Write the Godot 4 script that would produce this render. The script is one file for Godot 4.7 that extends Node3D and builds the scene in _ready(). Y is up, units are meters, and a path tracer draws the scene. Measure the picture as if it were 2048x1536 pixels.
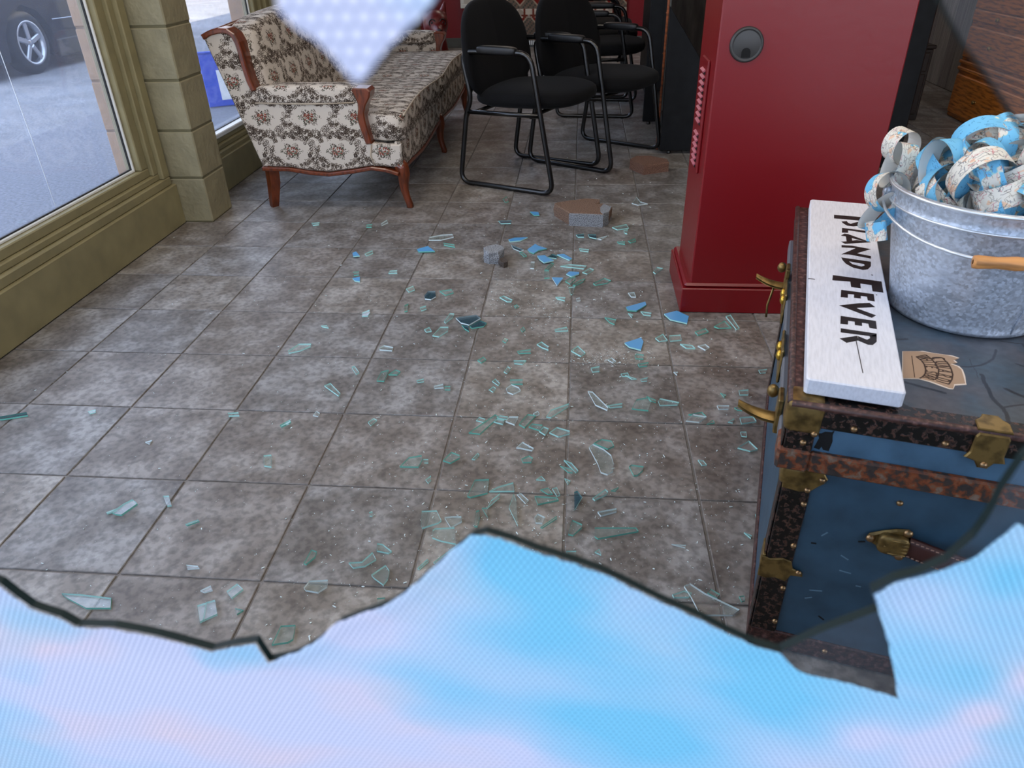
extends Node3D
# A shop interior seen through a smashed storefront window.
# Axes: x to the right along the front glass, y up, z towards the street; the camera stands just outside the glass.

const FOCAL := 1466.98          # pixels, of a 2048 x 1536 frame
const EYE := Vector3(0.0, 1.1146, 0.0)
const TILE := 0.305             # floor tile pitch
const GRID := Vector2(-0.0079, -1.0085)
const GLASS_Z := -0.21          # plane of the broken front pane
const WALL_X := -1.79           # inner face of the left wall
var look := Basis()
var M := {}
var taken := {}
var rng := RandomNumberGenerator.new()

func _ready() -> void:
	rng.seed = 7
	# ---- camera, sky, sun, exposure ----
	var cam := Camera3D.new()
	cam.name = "camera"
	look = Basis.from_euler(Vector3(-0.5539, 0.0957, -0.0236))
	cam.transform = Transform3D(look, EYE)
	cam.near = 0.02
	cam.far = 400.0
	var lens := CameraAttributesPhysical.new()
	lens.frustum_focal_length = 24.0 / (2.0 * 768.0 / FOCAL)
	lens.exposure_aperture = 9.5
	lens.frustum_focus_distance = 2.1
	lens.frustum_near = 0.02
	lens.frustum_far = 400.0
	cam.attributes = lens
	cam.fov = rad_to_deg(2.0 * atan(768.0 / FOCAL))
	add_child(cam)
	var env := Environment.new()
	env.background_mode = Environment.BG_SKY
	var sky := Sky.new()
	var air := ProceduralSkyMaterial.new()
	air.sky_top_color = Color(0.70, 0.78, 0.92)
	air.sky_horizon_color = Color(0.92, 0.94, 0.97)
	air.sky_curve = 0.18
	air.ground_bottom_color = Color(0.36, 0.36, 0.37)
	air.ground_horizon_color = Color(0.62, 0.63, 0.65)
	air.sky_energy_multiplier = 1.0
	sky.sky_material = air
	env.sky = sky
	env.tonemap_mode = Environment.TONE_MAPPER_LINEAR
	env.tonemap_exposure = 5.0
	env.sdfgi_enabled = true
	env.ssao_enabled = true
	env.ssil_enabled = true
	var world := WorldEnvironment.new()
	world.name = "sky"
	world.environment = env
	add_child(world)
	var sun := DirectionalLight3D.new()
	sun.name = "sun"
	sun.light_color = Color(1.0, 0.95, 0.86)
	sun.light_energy = 1.1
	sun.light_angular_distance = 0.55
	sun.shadow_enabled = true
	sun.look_at_from_position(Vector3.ZERO, Vector3(-0.80, -0.58, 0.22), Vector3.UP)
	add_child(sun)
	make_materials()
	# ---- the place, then the things in it ----
	make_floor()
	make_left_wall()
	make_front_wall()
	make_other_walls()
	make_outside()
	make_pane_pieces()
	make_red_column()
	make_trunk()
	make_sign()
	make_bucket()
	make_paper_chain()
	make_settee()
	make_chairs()
	make_back_of_room()
	make_rubble()
	make_shards()
	make_crumbs()

# ---------------------------------------------------------------- places from pixels
func ray(x: float, y: float) -> Vector3:
	return look * Vector3((x - 1024.0) / FOCAL, (768.0 - y) / FOCAL, -1.0)
func at_height(x: float, y: float, h := 0.0) -> Vector3:
	var d := ray(x, y)
	return EYE + d * ((h - EYE.y) / d.y)
func at_depth(x: float, y: float, z: float) -> Vector3:
	var d := ray(x, y)
	return EYE + d * ((z - EYE.z) / d.z)
func seen_at(p: Vector3) -> Vector2:
	var d := (p - EYE) * look
	if d.z > -0.05:
		return Vector2(-9999, -9999)
	return Vector2(1024.0 + FOCAL * d.x / -d.z, 768.0 - FOCAL * d.y / -d.z)

# ---------------------------------------------------------------- nodes
func numbered(called: String) -> String:
	if not taken.has(called):
		taken[called] = 0
		return called
	taken[called] += 1
	return "%s_%03d" % [called, taken[called]]
func thing(called: String, label: String, category: String, at := Vector3.ZERO, turn := 0.0, group := "") -> Node3D:
	var o := Node3D.new()
	o.name = numbered(called)
	add_child(o)
	o.position = at
	o.rotation.y = turn
	tag(o, label, category, group)
	return o
func tag(o: Node, label: String, category: String, group := "") -> void:
	o.set_meta("label", label)
	o.set_meta("category", category)
	if group != "":
		o.set_meta("group", group)
func part(parent: Node, called: String, mesh: Mesh, material: Material, at := Vector3.ZERO, label := "") -> MeshInstance3D:
	var o := MeshInstance3D.new()
	o.name = numbered(called) if parent == self else called
	o.mesh = mesh
	o.position = at
	if material:
		o.material_override = material
	if label != "":
		o.set_meta("label", label)
	parent.add_child(o, true)
	return o
func shell(called: String, label: String, category := "") -> Node3D:
	var o := Node3D.new()
	o.name = called
	add_child(o)
	o.set_meta("kind", "structure")
	o.set_meta("label", label)
	o.set_meta("category", category if category != "" else called.get_slice("_", 0))
	return o

# ---------------------------------------------------------------- shapes
func start(smooth := false) -> SurfaceTool:
	var st := SurfaceTool.new()
	st.begin(Mesh.PRIMITIVE_TRIANGLES)
	st.set_smooth_group(0 if smooth else -1)
	return st
func done(st: SurfaceTool) -> ArrayMesh:
	st.generate_normals()
	return st.commit()
func tri(st: SurfaceTool, a: Vector3, b: Vector3, c: Vector3) -> void:
	st.add_vertex(a)
	st.add_vertex(b)
	st.add_vertex(c)
func quad(st: SurfaceTool, a: Vector3, b: Vector3, c: Vector3, d: Vector3) -> void:
	tri(st, a, b, c)
	tri(st, a, c, d)
# a flat convex face turned away from «inside»
func face(st: SurfaceTool, p: Array, inside: Vector3) -> void:
	var n: Vector3 = (p[1] - p[0]).cross(p[2] - p[0])
	var turned: bool = n.dot(p[0] - inside) > 0.0
	for k in range(1, p.size() - 1):
		if turned:
			tri(st, p[0], p[k + 1], p[k])
		else:
			tri(st, p[0], p[k], p[k + 1])
func box(st: SurfaceTool, c: Vector3, size: Vector3, bevel := 0.0, turn := Basis()) -> void:
	var h := size / 2.0
	var b := minf(bevel, minf(h.x, minf(h.y, h.z)) * 0.95)
	var at := func(x: float, y: float, z: float) -> Vector3: return c + turn * Vector3(x, y, z)
	for s in [-1.0, 1.0]:
		face(st, [at.call(s * h.x, -h.y + b, -h.z + b), at.call(s * h.x, h.y - b, -h.z + b), at.call(s * h.x, h.y - b, h.z - b), at.call(s * h.x, -h.y + b, h.z - b)], c)
		face(st, [at.call(-h.x + b, s * h.y, -h.z + b), at.call(h.x - b, s * h.y, -h.z + b), at.call(h.x - b, s * h.y, h.z - b), at.call(-h.x + b, s * h.y, h.z - b)], c)
		face(st, [at.call(-h.x + b, -h.y + b, s * h.z), at.call(h.x - b, -h.y + b, s * h.z), at.call(h.x - b, h.y - b, s * h.z), at.call(-h.x + b, h.y - b, s * h.z)], c)
	if b <= 0.0:
		return
	for s in [-1.0, 1.0]:
		for t in [-1.0, 1.0]:
			face(st, [at.call(-h.x + b, s * h.y, t * (h.z - b)), at.call(h.x - b, s * h.y, t * (h.z - b)), at.call(h.x - b, s * (h.y - b), t * h.z), at.call(-h.x + b, s * (h.y - b), t * h.z)], c)
			face(st, [at.call(s * h.x, -h.y + b, t * (h.z - b)), at.call(s * h.x, h.y - b, t * (h.z - b)), at.call(s * (h.x - b), h.y - b, t * h.z), at.call(s * (h.x - b), -h.y + b, t * h.z)], c)
			face(st, [at.call(s * h.x, t * (h.y - b), -h.z + b), at.call(s * h.x, t * (h.y - b), h.z - b), at.call(s * (h.x - b), t * h.y, h.z - b), at.call(s * (h.x - b), t * h.y, -h.z + b)], c)
			for u in [-1.0, 1.0]:
				face(st, [at.call(s * h.x, t * (h.y - b), u * (h.z - b)), at.call(s * (h.x - b), t * h.y, u * (h.z - b)), at.call(s * (h.x - b), t * (h.y - b), u * h.z)], c)
func span(st: SurfaceTool, lo: Vector3, hi: Vector3, bevel := 0.0) -> void:
	box(st, (lo + hi) / 2.0, (hi - lo).abs(), bevel)
func box_mesh(size: Vector3, bevel := 0.0) -> ArrayMesh:
	var st := start()
	box(st, Vector3.ZERO, size, bevel)
	return done(st)
func span_mesh(lo: Vector3, hi: Vector3, bevel := 0.0) -> ArrayMesh:
	var st := start()
	span(st, lo, hi, bevel)
	return done(st)
# an outline in the xy plane of «xf», thickened from z = 0 to z = depth, with chamfered rims
func slab(st: SurfaceTool, outline: PackedVector2Array, depth: float, xf := Transform3D(), bevel := 0.0, sides_to: SurfaceTool = null) -> void:
	var pts := outline
	if Geometry2D.is_polygon_clockwise(pts):
		pts = pts.duplicate()
		pts.reverse()
	var n := pts.size()
	var inner := PackedVector2Array()
	for i in n:
		var a := (pts[i] - pts[(i + n - 1) % n]).normalized()
		var b := (pts[(i + 1) % n] - pts[i]).normalized()
		var m := Vector2(-(a.y + b.y), a.x + b.x)
		var l := m.length()
		inner.append(pts[i] + (m / maxf(l, 0.2)) * bevel * minf(2.0, 2.0 / maxf(l, 0.7)) * (1.0 if l > 0.01 else 0.0))
	var tris := Geometry2D.triangulate_polygon(inner if bevel > 0.0 else pts)
	var cap := inner if bevel > 0.0 else pts
	if tris.is_empty():
		cap = pts
		inner = pts
		tris = Geometry2D.triangulate_polygon(pts)
	var at := func(p: Vector2, z: float) -> Vector3: return xf * Vector3(p.x, p.y, z)
	for k in range(0, tris.size(), 3):
		var a := cap[tris[k]]
		var b := cap[tris[k + 1]]
		var c := cap[tris[k + 2]]
		if (b - a).cross(c - a) < 0.0:
			var swap := b
			b = c
			c = swap
		tri(st, at.call(a, depth), at.call(c, depth), at.call(b, depth))
		tri(st, at.call(a, 0.0), at.call(b, 0.0), at.call(c, 0.0))
	var e: SurfaceTool = sides_to if sides_to else st
	for i in n:
		var j := (i + 1) % n
		if bevel > 0.0:
			quad(e, at.call(inner[i], depth), at.call(inner[j], depth), at.call(pts[j], depth - bevel), at.call(pts[i], depth - bevel))
			quad(e, at.call(pts[i], bevel), at.call(pts[j], bevel), at.call(inner[j], 0.0), at.call(inner[i], 0.0))
		quad(e, at.call(pts[i], depth - bevel), at.call(pts[j], depth - bevel), at.call(pts[j], bevel), at.call(pts[i], bevel))
func slab_mesh(outline: PackedVector2Array, depth: float, xf := Transform3D(), bevel := 0.0) -> ArrayMesh:
	var st := start()
	slab(st, outline, depth, xf, bevel)
	return done(st)
# outline of a strip along a path
func strip(path: Array, wide: float) -> PackedVector2Array:
	var left := PackedVector2Array()
	var right := PackedVector2Array()
	for i in path.size():
		var a: Vector2 = path[maxi(i - 1, 0)]
		var b: Vector2 = path[mini(i + 1, path.size() - 1)]
		var n := (b - a).normalized().orthogonal() * wide / 2.0
		left.append(path[i] + n)
		right.append(path[i] - n)
	right.reverse()
	left.append_array(right)
	return left
# corners of a path rounded with radius r
func rounded(path: Array, r: float, steps := 5, closed := false) -> Array:
	var out := []
	var n := path.size()
	for i in n:
		if not closed and (i == 0 or i == n - 1):
			out.append(path[i])
			continue
		var p: Vector3 = path[i]
		var a: Vector3 = path[(i + n - 1) % n] - p
		var b: Vector3 = path[(i + 1) % n] - p
		var q := minf(r, minf(a.length(), b.length()) * 0.45)
		var s := p + a.normalized() * q
		var e := p + b.normalized() * q
		for k in steps + 1:
			var t := float(k) / steps
			out.append(s.lerp(p, t).lerp(p.lerp(e, t), t))
	return out
func tube(st: SurfaceTool, path: Array, radius, sides := 10, closed := false, flat := Vector2.ONE) -> void:
	var n := path.size()
	var rings := []
	var d0: Vector3 = (path[1] - path[0]).normalized()
	var side := d0.cross(Vector3.UP if absf(d0.y) < 0.9 else Vector3.RIGHT).normalized()
	for i in n:
		var prev: Vector3 = path[(i + n - 1) % n] if closed else path[maxi(i - 1, 0)]
		var next: Vector3 = path[(i + 1) % n] if closed else path[mini(i + 1, n - 1)]
		var d := (next - prev).normalized()
		side = (side - d * side.dot(d)).normalized()
		var up := side.cross(d)
		var r: float = radius[i] if radius is Array else radius
		var ring := []
		for k in sides:
			var a := TAU * k / sides
			ring.append(path[i] + (side * cos(a) * flat.x + up * sin(a) * flat.y) * r)
		rings.append(ring)
	for i in (n if closed else n - 1):
		var a: Array = rings[i]
		var b: Array = rings[(i + 1) % n]
		for k in sides:
			var l := (k + 1) % sides
			quad(st, a[k], b[k], b[l], a[l])
	if not closed:
		for k in range(1, sides - 1):
			tri(st, rings[0][0], rings[0][k], rings[0][k + 1])
			tri(st, rings[n - 1][0], rings[n - 1][k + 1], rings[n - 1][k])
func tube_mesh(path: Array, radius, sides := 10, closed := false, flat := Vector2.ONE) -> ArrayMesh:
	var st := start(true)
	tube(st, path, radius, sides, closed, flat)
	return done(st)
func lathe(st: SurfaceTool, profile: Array, sides := 32, c := Vector3.ZERO, turn := Basis()) -> void:
	for i in profile.size() - 1:
		var p: Vector2 = profile[i]
		var q: Vector2 = profile[i + 1]
		for k in sides:
			var a := TAU * k / sides
			var b := TAU * (k + 1) / sides
			var v := [c + turn * Vector3(p.x * cos(a), p.y, p.x * sin(a)), c + turn * Vector3(q.x * cos(a), q.y, q.x * sin(a)), c + turn * Vector3(q.x * cos(b), q.y, q.x * sin(b)), c + turn * Vector3(p.x * cos(b), p.y, p.x * sin(b))]
			if q.x > 0.00001:
				tri(st, v[0], v[2], v[1])
			if p.x > 0.00001:
				tri(st, v[0], v[3], v[2])
func lathe_mesh(profile: Array, sides := 32, smooth := true) -> ArrayMesh:
	var st := start(smooth)
	lathe(st, profile, sides)
	return done(st)
# a smooth sheet from a function of (u, v) in 0..1; closed_u joins the ends
func sheet(st: SurfaceTool, nu: int, nv: int, f: Callable, uv_scale := Vector2.ZERO) -> void:
	var grid := []
	for i in nu + 1:
		var row := []
		for j in nv + 1:
			row.append(f.call(float(i) / nu, float(j) / nv))
		grid.append(row)
	for i in nu:
		for j in nv:
			var id := [[i, j], [i + 1, j], [i + 1, j + 1], [i, j], [i + 1, j + 1], [i, j + 1]]
			for k in id:
				if uv_scale != Vector2.ZERO:
					st.set_uv(Vector2(float(k[0]) / nu, float(k[1]) / nv) * uv_scale)
				st.add_vertex(grid[k[0]][k[1]])
# a padded block: a box whose faces bulge and whose edges are round (superellipsoid)
func pad(st: SurfaceTool, c: Vector3, h: Vector3, e := 0.35, turn := Basis(), bend = null, nu := 28, nv := 16) -> void:
	var pw := func(v: float, k: float) -> float: return signf(v) * pow(absf(v), k)
	sheet(st, nu, nv, func(u: float, v: float) -> Vector3:
		var a := TAU * u
		var b := PI * (v - 0.5)
		var p := Vector3(pw.call(cos(b), e) * pw.call(cos(a), e), pw.call(sin(b), e), pw.call(cos(b), e) * pw.call(sin(a), e)) * h
		if bend != null:
			p = bend.call(p)
		return c + turn * p)
func ball(st: SurfaceTool, c: Vector3, r: Vector3, nu := 12, nv := 8, turn := Basis()) -> void:
	pad(st, c, r, 1.0, turn, null, nu, nv)
func pv(list: Array) -> PackedVector2Array:
	var out := PackedVector2Array()
	for k in range(0, list.size(), 2):
		out.append(Vector2(list[k], list[k + 1]))
	return out
# ---------------------------------------------------------------- materials
func noise(kind: int, freq: float, seed_at: int, octaves := 4) -> FastNoiseLite:
	var n := FastNoiseLite.new()
	n.noise_type = kind
	n.frequency = freq
	n.seed = seed_at
	n.fractal_octaves = octaves
	n.fractal_type = FastNoiseLite.FRACTAL_FBM if octaves > 1 else FastNoiseLite.FRACTAL_NONE
	return n
func grain(n: FastNoiseLite, size := 512, ramp: Array = [], wide := 0) -> NoiseTexture2D:
	var t := NoiseTexture2D.new()
	t.width = wide if wide else size
	t.height = size
	t.seamless = true
	t.noise = n
	if ramp:
		var g := Gradient.new()
		g.offsets = PackedFloat32Array()
		g.colors = PackedColorArray()
		var offs := PackedFloat32Array()
		var cols := PackedColorArray()
		for k in ramp:
			offs.append(k[0])
			cols.append(k[1])
		g.offsets = offs
		g.colors = cols
		t.color_ramp = g
	return t
func mat(called: String, c: Color, rough := 0.6, metal := 0.0, spec := 0.5) -> StandardMaterial3D:
	var m := StandardMaterial3D.new()
	m.resource_name = called
	m.albedo_color = c
	m.roughness = rough
	m.metallic = metal
	m.metallic_specular = spec
	M[called] = m
	return m
func world_map(m: StandardMaterial3D, scale: float, own := false, stretch := Vector3.ONE) -> void:
	m.uv1_triplanar = true
	m.uv1_world_triplanar = not own
	m.uv1_scale = stretch * scale
	m.uv1_triplanar_sharpness = 8.0
func over(m: StandardMaterial3D, t: Texture2D, scale: float, own := false) -> void:
	m.detail_enabled = true
	m.detail_albedo = t
	m.detail_blend_mode = BaseMaterial3D.BLEND_MODE_MUL
	m.detail_uv_layer = BaseMaterial3D.DETAIL_UV_2
	m.uv2_triplanar = true
	m.uv2_world_triplanar = not own
	m.uv2_scale = Vector3.ONE * scale
	m.uv2_triplanar_sharpness = 8.0
func relief(m: StandardMaterial3D, t: Texture2D, cm: float) -> void:
	m.heightmap_enabled = true
	m.heightmap_texture = t
	m.heightmap_scale = cm
func g(v: float) -> Color:
	return Color(v, v, v)

func make_materials() -> void:
	var S := FastNoiseLite.TYPE_SIMPLEX_SMOOTH
	var P := FastNoiseLite.TYPE_PERLIN
	# slate-look ceramic floor tiles: four firings of the same glaze
	var stone := noise(S, 0.012, 3, 5)
	stone.domain_warp_enabled = true
	stone.domain_warp_amplitude = 40.0
	stone.domain_warp_frequency = 0.012
	var slate := grain(stone, 1024, [[0.0, Color(0.42, 0.395, 0.375)], [0.33, Color(0.49, 0.47, 0.45)], [0.5, Color(0.54, 0.525, 0.51)], [0.68, Color(0.60, 0.59, 0.58)], [1.0, Color(0.68, 0.675, 0.67)]])
	var fine := grain(noise(S, 0.045, 11, 4), 512, [[0.0, g(0.74)], [0.45, g(0.92)], [0.6, g(1.0)], [1.0, g(1.0)]])
	var bumps := grain(noise(S, 0.02, 21, 5), 512)
	for k in 4:
		var m := mat("tile_%d" % k, [Color(0.95, 0.95, 0.95), Color(1.0, 0.985, 0.96), Color(0.90, 0.895, 0.89), Color(0.94, 0.92, 0.90)][k], 0.42, 0.0, 0.42)
		m.albedo_texture = slate
		world_map(m, 0.55)
		m.uv1_offset = Vector3(k * 0.31, 0, k * 0.17)
		over(m, fine, 1.7)
		relief(m, bumps, 0.10)
	var gr := mat("grout", Color(0.52, 0.50, 0.48), 0.9)
	gr.albedo_texture = grain(noise(P, 0.06, 5, 3), 256, [[0.0, g(0.75)], [1.0, g(1.0)]])
	world_map(gr, 3.0)
	# painted block, olive inside, tan outside
	var pits := grain(noise(P, 0.09, 31, 4), 256)
	for k in [["olive_block", Color(0.56, 0.525, 0.405)], ["olive_paint", Color(0.55, 0.51, 0.365)], ["tan_block", Color(0.66, 0.54, 0.43)]]:
		var m := mat(k[0], k[1], 0.6)
		m.albedo_texture = grain(noise(P, 0.02, 41, 3), 256, [[0.0, g(0.88)], [1.0, g(1.0)]])
		world_map(m, 2.0)
		relief(m, pits, 0.25 if k[0] != "olive_paint" else 0.03)
	mat("mortar_olive", Color(0.40, 0.375, 0.27), 0.9)
	mat("mortar_tan", Color(0.50, 0.42, 0.35), 0.9)
	mat("frame_grey", Color(0.46, 0.47, 0.49), 0.45, 0.3)
	mat("bead_white", Color(0.86, 0.86, 0.84), 0.35)
	mat("gasket", Color(0.06, 0.065, 0.07), 0.6)
	var pane := mat("window_glass", Color(0.92, 0.96, 1.0, 0.02), 0.03)
	pane.transparency = BaseMaterial3D.TRANSPARENCY_ALPHA
	var fg := mat("front_glass", Color(0.92, 0.96, 1.0, 0.01), 0.03, 0.0, 0.2)
	fg.transparency = BaseMaterial3D.TRANSPARENCY_ALPHA
	var hazy := mat("hazy_glass", Color(0.80, 0.87, 1.0, 0.12), 0.03)  # pale blue haze of reflection and dirt put into the glass colour
	hazy.transparency = BaseMaterial3D.TRANSPARENCY_ALPHA
	mat("crack", Color(0.92, 0.95, 0.97), 0.35)
	# red paint
	var red := mat("red_paint", Color(0.46, 0.045, 0.075), 0.34, 0.0, 0.5)
	relief(red, grain(noise(P, 0.05, 51, 3), 256), 0.02)
	world_map(red, 3.0)
	mat("red_wall", Color(0.50, 0.065, 0.11), 0.5)
	mat("plastic_grey", Color(0.20, 0.195, 0.19), 0.45)
	mat("hole", Color(0.008, 0.008, 0.008), 0.9)
	mat("ceiling_white", Color(0.78, 0.78, 0.76), 0.9)
	mat("wall_white", Color(0.72, 0.70, 0.67), 0.8)
	mat("baseboard", Color(0.33, 0.34, 0.33), 0.6)
	mat("roof", Color(0.35, 0.35, 0.36), 0.9)
	# black furniture
	var bk := mat("black_laminate", Color(0.10, 0.105, 0.115), 0.5, 0.0, 0.3)
	bk.albedo_texture = grain(noise(P, 0.03, 61, 3), 256, [[0.0, g(0.7)], [1.0, g(1.0)]])
	world_map(bk, 2.0)
	mat("black_tube", Color(0.016, 0.016, 0.018), 0.28, 0.0, 0.6)
	mat("black_pad", Color(0.05, 0.053, 0.06), 0.42)
	var cl := mat("black_cloth", Color(0.042, 0.042, 0.048), 0.9, 0.0, 0.3)
	cl.rim_enabled = true
	cl.rim = 0.25
	relief(cl, grain(noise(P, 0.25, 71, 2), 256), 0.06)
	world_map(cl, 4.0, true)
	# wood
	var rings := noise(S, 0.02, 81, 4)
	for k in [["walnut", Color(0.45, 0.20, 0.08), 0.30], ["oak", Color(0.82, 0.49, 0.19), 0.38], ["dark_wood", Color(0.13, 0.085, 0.055), 0.45], ["copper_wood", Color(0.62, 0.33, 0.17), 0.4], ["grip_wood", Color(0.86, 0.60, 0.34), 0.5]]:
		var m := mat(k[0], k[1], k[2])
		m.albedo_texture = grain(rings, 256, [[0.0, g(0.60)], [0.4, g(0.85)], [0.55, g(0.95)], [1.0, g(1.0)]], 512)
		world_map(m, 0.7, true, Vector3(1.0, 16.0, 1.0))
	M.walnut.uv1_scale = Vector3(5, 2, 5)
	M.walnut.clearcoat_enabled = true
	M.walnut.clearcoat = 0.35
	M.walnut.clearcoat_roughness = 0.2
	var bw := mat("board_white", Color(0.90, 0.905, 0.93), 0.5)
	bw.albedo_texture = grain(noise(S, 0.03, 91, 4), 256, [[0.0, g(0.92)], [0.5, g(0.97)], [1.0, g(1.0)]], 512)
	world_map(bw, 3.0, true, Vector3(4, 4, 1))
	relief(bw, bw.albedo_texture, 0.015)
	var ink := mat("letter_paint", Color(0.115, 0.085, 0.08), 0.5)
	ink.albedo_texture = grain(noise(S, 0.08, 95, 3), 256, [[0.0, g(0.6)], [0.7, g(1.0)], [1.0, Color(1.6, 1.6, 1.65)]])
	world_map(ink, 6.0, true)
	# trunk
	var fib := noise(S, 0.012, 101, 4)
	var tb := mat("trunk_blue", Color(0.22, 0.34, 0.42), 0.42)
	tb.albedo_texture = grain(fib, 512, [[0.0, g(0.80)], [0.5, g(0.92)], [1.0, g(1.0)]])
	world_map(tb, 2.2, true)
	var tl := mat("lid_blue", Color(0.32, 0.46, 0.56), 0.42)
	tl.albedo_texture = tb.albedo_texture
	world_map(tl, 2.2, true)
	var wear := noise(S, 0.03, 111, 5)
	wear.domain_warp_enabled = true
	wear.domain_warp_amplitude = 25.0
	var lb := mat("leather_black", Color.WHITE, 0.38)
	lb.albedo_texture = grain(wear, 512, [[0.0, Color(0.02, 0.018, 0.018)], [0.56, Color(0.035, 0.03, 0.028)], [0.62, Color(0.32, 0.20, 0.16)], [0.70, Color(0.38, 0.26, 0.21)], [0.78, Color(0.07, 0.05, 0.045)], [1.0, Color(0.30, 0.2, 0.17)]])
	world_map(lb, 5.0, true)
	relief(lb, lb.albedo_texture, 0.12)
	var lbr := mat("leather_brown", Color.WHITE, 0.5)
	lbr.albedo_texture = grain(wear, 512, [[0.0, Color(0.10, 0.06, 0.055)], [0.35, Color(0.21, 0.12, 0.105)], [0.6, Color(0.30, 0.18, 0.155)], [0.8, Color(0.42, 0.30, 0.27)], [1.0, Color(0.5, 0.4, 0.36)]])
	world_map(lbr, 5.0, true)
	relief(lbr, lbr.albedo_texture, 0.10)
	var rust := mat("rust_rail", Color.WHITE, 0.62)
	rust.albedo_texture = grain(wear, 512, [[0.0, Color(0.15, 0.13, 0.125)], [0.38, Color(0.23, 0.19, 0.17)], [0.48, Color(0.40, 0.20, 0.10)], [0.62, Color(0.53, 0.27, 0.12)], [0.75, Color(0.44, 0.36, 0.30)], [1.0, Color(0.58, 0.5, 0.44)]])
	world_map(rust, 3.0, true)
	relief(rust, rust.albedo_texture, 0.08)
	var br := mat("brass", Color(0.56, 0.46, 0.27), 0.38, 0.7)
	br.albedo_texture = grain(noise(S, 0.02, 121, 4), 256, [[0.0, g(0.55)], [0.6, g(1.0)], [1.0, g(1.0)]])
	world_map(br, 6.0, true)
	mat("brass_bright", Color(0.80, 0.66, 0.28), 0.28, 0.95)
	mat("stud", Color(0.62, 0.50, 0.36), 0.3, 0.9)
	mat("strap", Color(0.24, 0.11, 0.095), 0.5)
	mat("stitch", Color(0.62, 0.50, 0.44), 0.8)
	mat("bare_black", Color(0.02, 0.02, 0.022), 0.7)
	mat("kraft", Color(0.66, 0.55, 0.45), 0.85)
	mat("kraft_torn", Color(0.86, 0.80, 0.74), 0.9)
	mat("kraft_ink", Color(0.24, 0.17, 0.13), 0.8)
	# galvanised steel: zinc spangle
	var sp := noise(FastNoiseLite.TYPE_CELLULAR, 0.11, 131, 1)
	sp.cellular_return_type = FastNoiseLite.RETURN_CELL_VALUE
	sp.cellular_distance_function = FastNoiseLite.DISTANCE_EUCLIDEAN
	sp.domain_warp_enabled = true
	sp.domain_warp_amplitude = 12.0
	var zn := mat("zinc", Color(0.84, 0.88, 0.93), 1.0, 0.6)
	zn.albedo_texture = grain(sp, 512, [[0.0, g(0.80)], [0.5, g(0.90)], [1.0, g(1.0)]])
	zn.roughness_texture = grain(sp, 512, [[0.0, g(0.34)], [1.0, g(0.50)]])
	world_map(zn, 4.5, true)
	mat("wire", Color(0.88, 0.90, 0.92), 0.28, 0.8)
	# masonry
	var gritty := grain(noise(P, 0.16, 141, 3), 256, [[0.0, g(0.35)], [0.42, g(0.78)], [0.55, g(1.0)], [1.0, g(1.0)]])
	for k in [["concrete", Color(0.60, 0.615, 0.63)], ["paver_face", Color(0.53, 0.42, 0.345)], ["brick_brown", Color(0.52, 0.38, 0.31)], ["stone_dark", Color(0.33, 0.29, 0.26)]]:
		var m := mat(k[0], k[1], 0.9)
		m.albedo_texture = gritty
		world_map(m, 7.0, true)
		relief(m, gritty, 0.2)
	# outdoors
	var tar := mat("asphalt", Color(0.66, 0.67, 0.69), 0.9)
	tar.albedo_texture = grain(noise(P, 0.12, 151, 4), 512, [[0.0, g(0.6)], [1.0, g(1.0)]])
	world_map(tar, 0.8)
	over(tar, grain(noise(S, 0.02, 152, 3), 256, [[0.0, g(0.82)], [1.0, g(1.0)]]), 0.25)
	var wk := mat("walk", Color(0.55, 0.565, 0.60), 0.9)
	wk.albedo_texture = tar.albedo_texture
	world_map(wk, 1.1)
	mat("car_paint", Color(0.035, 0.045, 0.06), 0.25, 0.3)
	mat("car_trim", Color(0.02, 0.02, 0.022), 0.6)
	mat("tyre", Color(0.02, 0.02, 0.02), 0.85)
	mat("alloy", Color(0.72, 0.74, 0.77), 0.3, 0.8)
	mat("car_glass", Color(0.03, 0.04, 0.05), 0.05)
	mat("sign_blue", Color(0.06, 0.25, 0.72), 0.45)
	mat("sign_white", Color(0.85, 0.86, 0.86), 0.5)
	# broken glass
	var sh := mat("shard_face", Color(0.86, 0.97, 0.94, 0.05), 0.03)
	sh.transparency = BaseMaterial3D.TRANSPARENCY_ALPHA
	mat("shard_edge", Color(0.70, 0.92, 0.89), 0.12, 0.0, 0.8)
	mat("shard_edge_deep", Color(0.44, 0.76, 0.69), 0.12, 0.0, 0.8)
	mat("shard_edge_pale", Color(0.88, 0.95, 0.95), 0.15, 0.0, 0.8)
	mat("pane_edge", Color(0.07, 0.13, 0.13), 0.5, 0.0, 0.3)
	mat("film_blue", Color(0.33, 0.60, 0.80), 0.35)
	var fd := mat("film_deep", Color(0.16, 0.32, 0.38, 0.45), 0.03)
	fd.transparency = BaseMaterial3D.TRANSPARENCY_ALPHA
	mat("crumb", Color(0.84, 0.90, 0.90), 0.2, 0.0, 0.8)
	mat("clay_red", Color(0.36, 0.07, 0.06), 0.38)
	mat("clay_dark", Color(0.10, 0.025, 0.02), 0.45)
	fabric_material()
	map_materials()
	film_material()
	rug_material()

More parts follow.
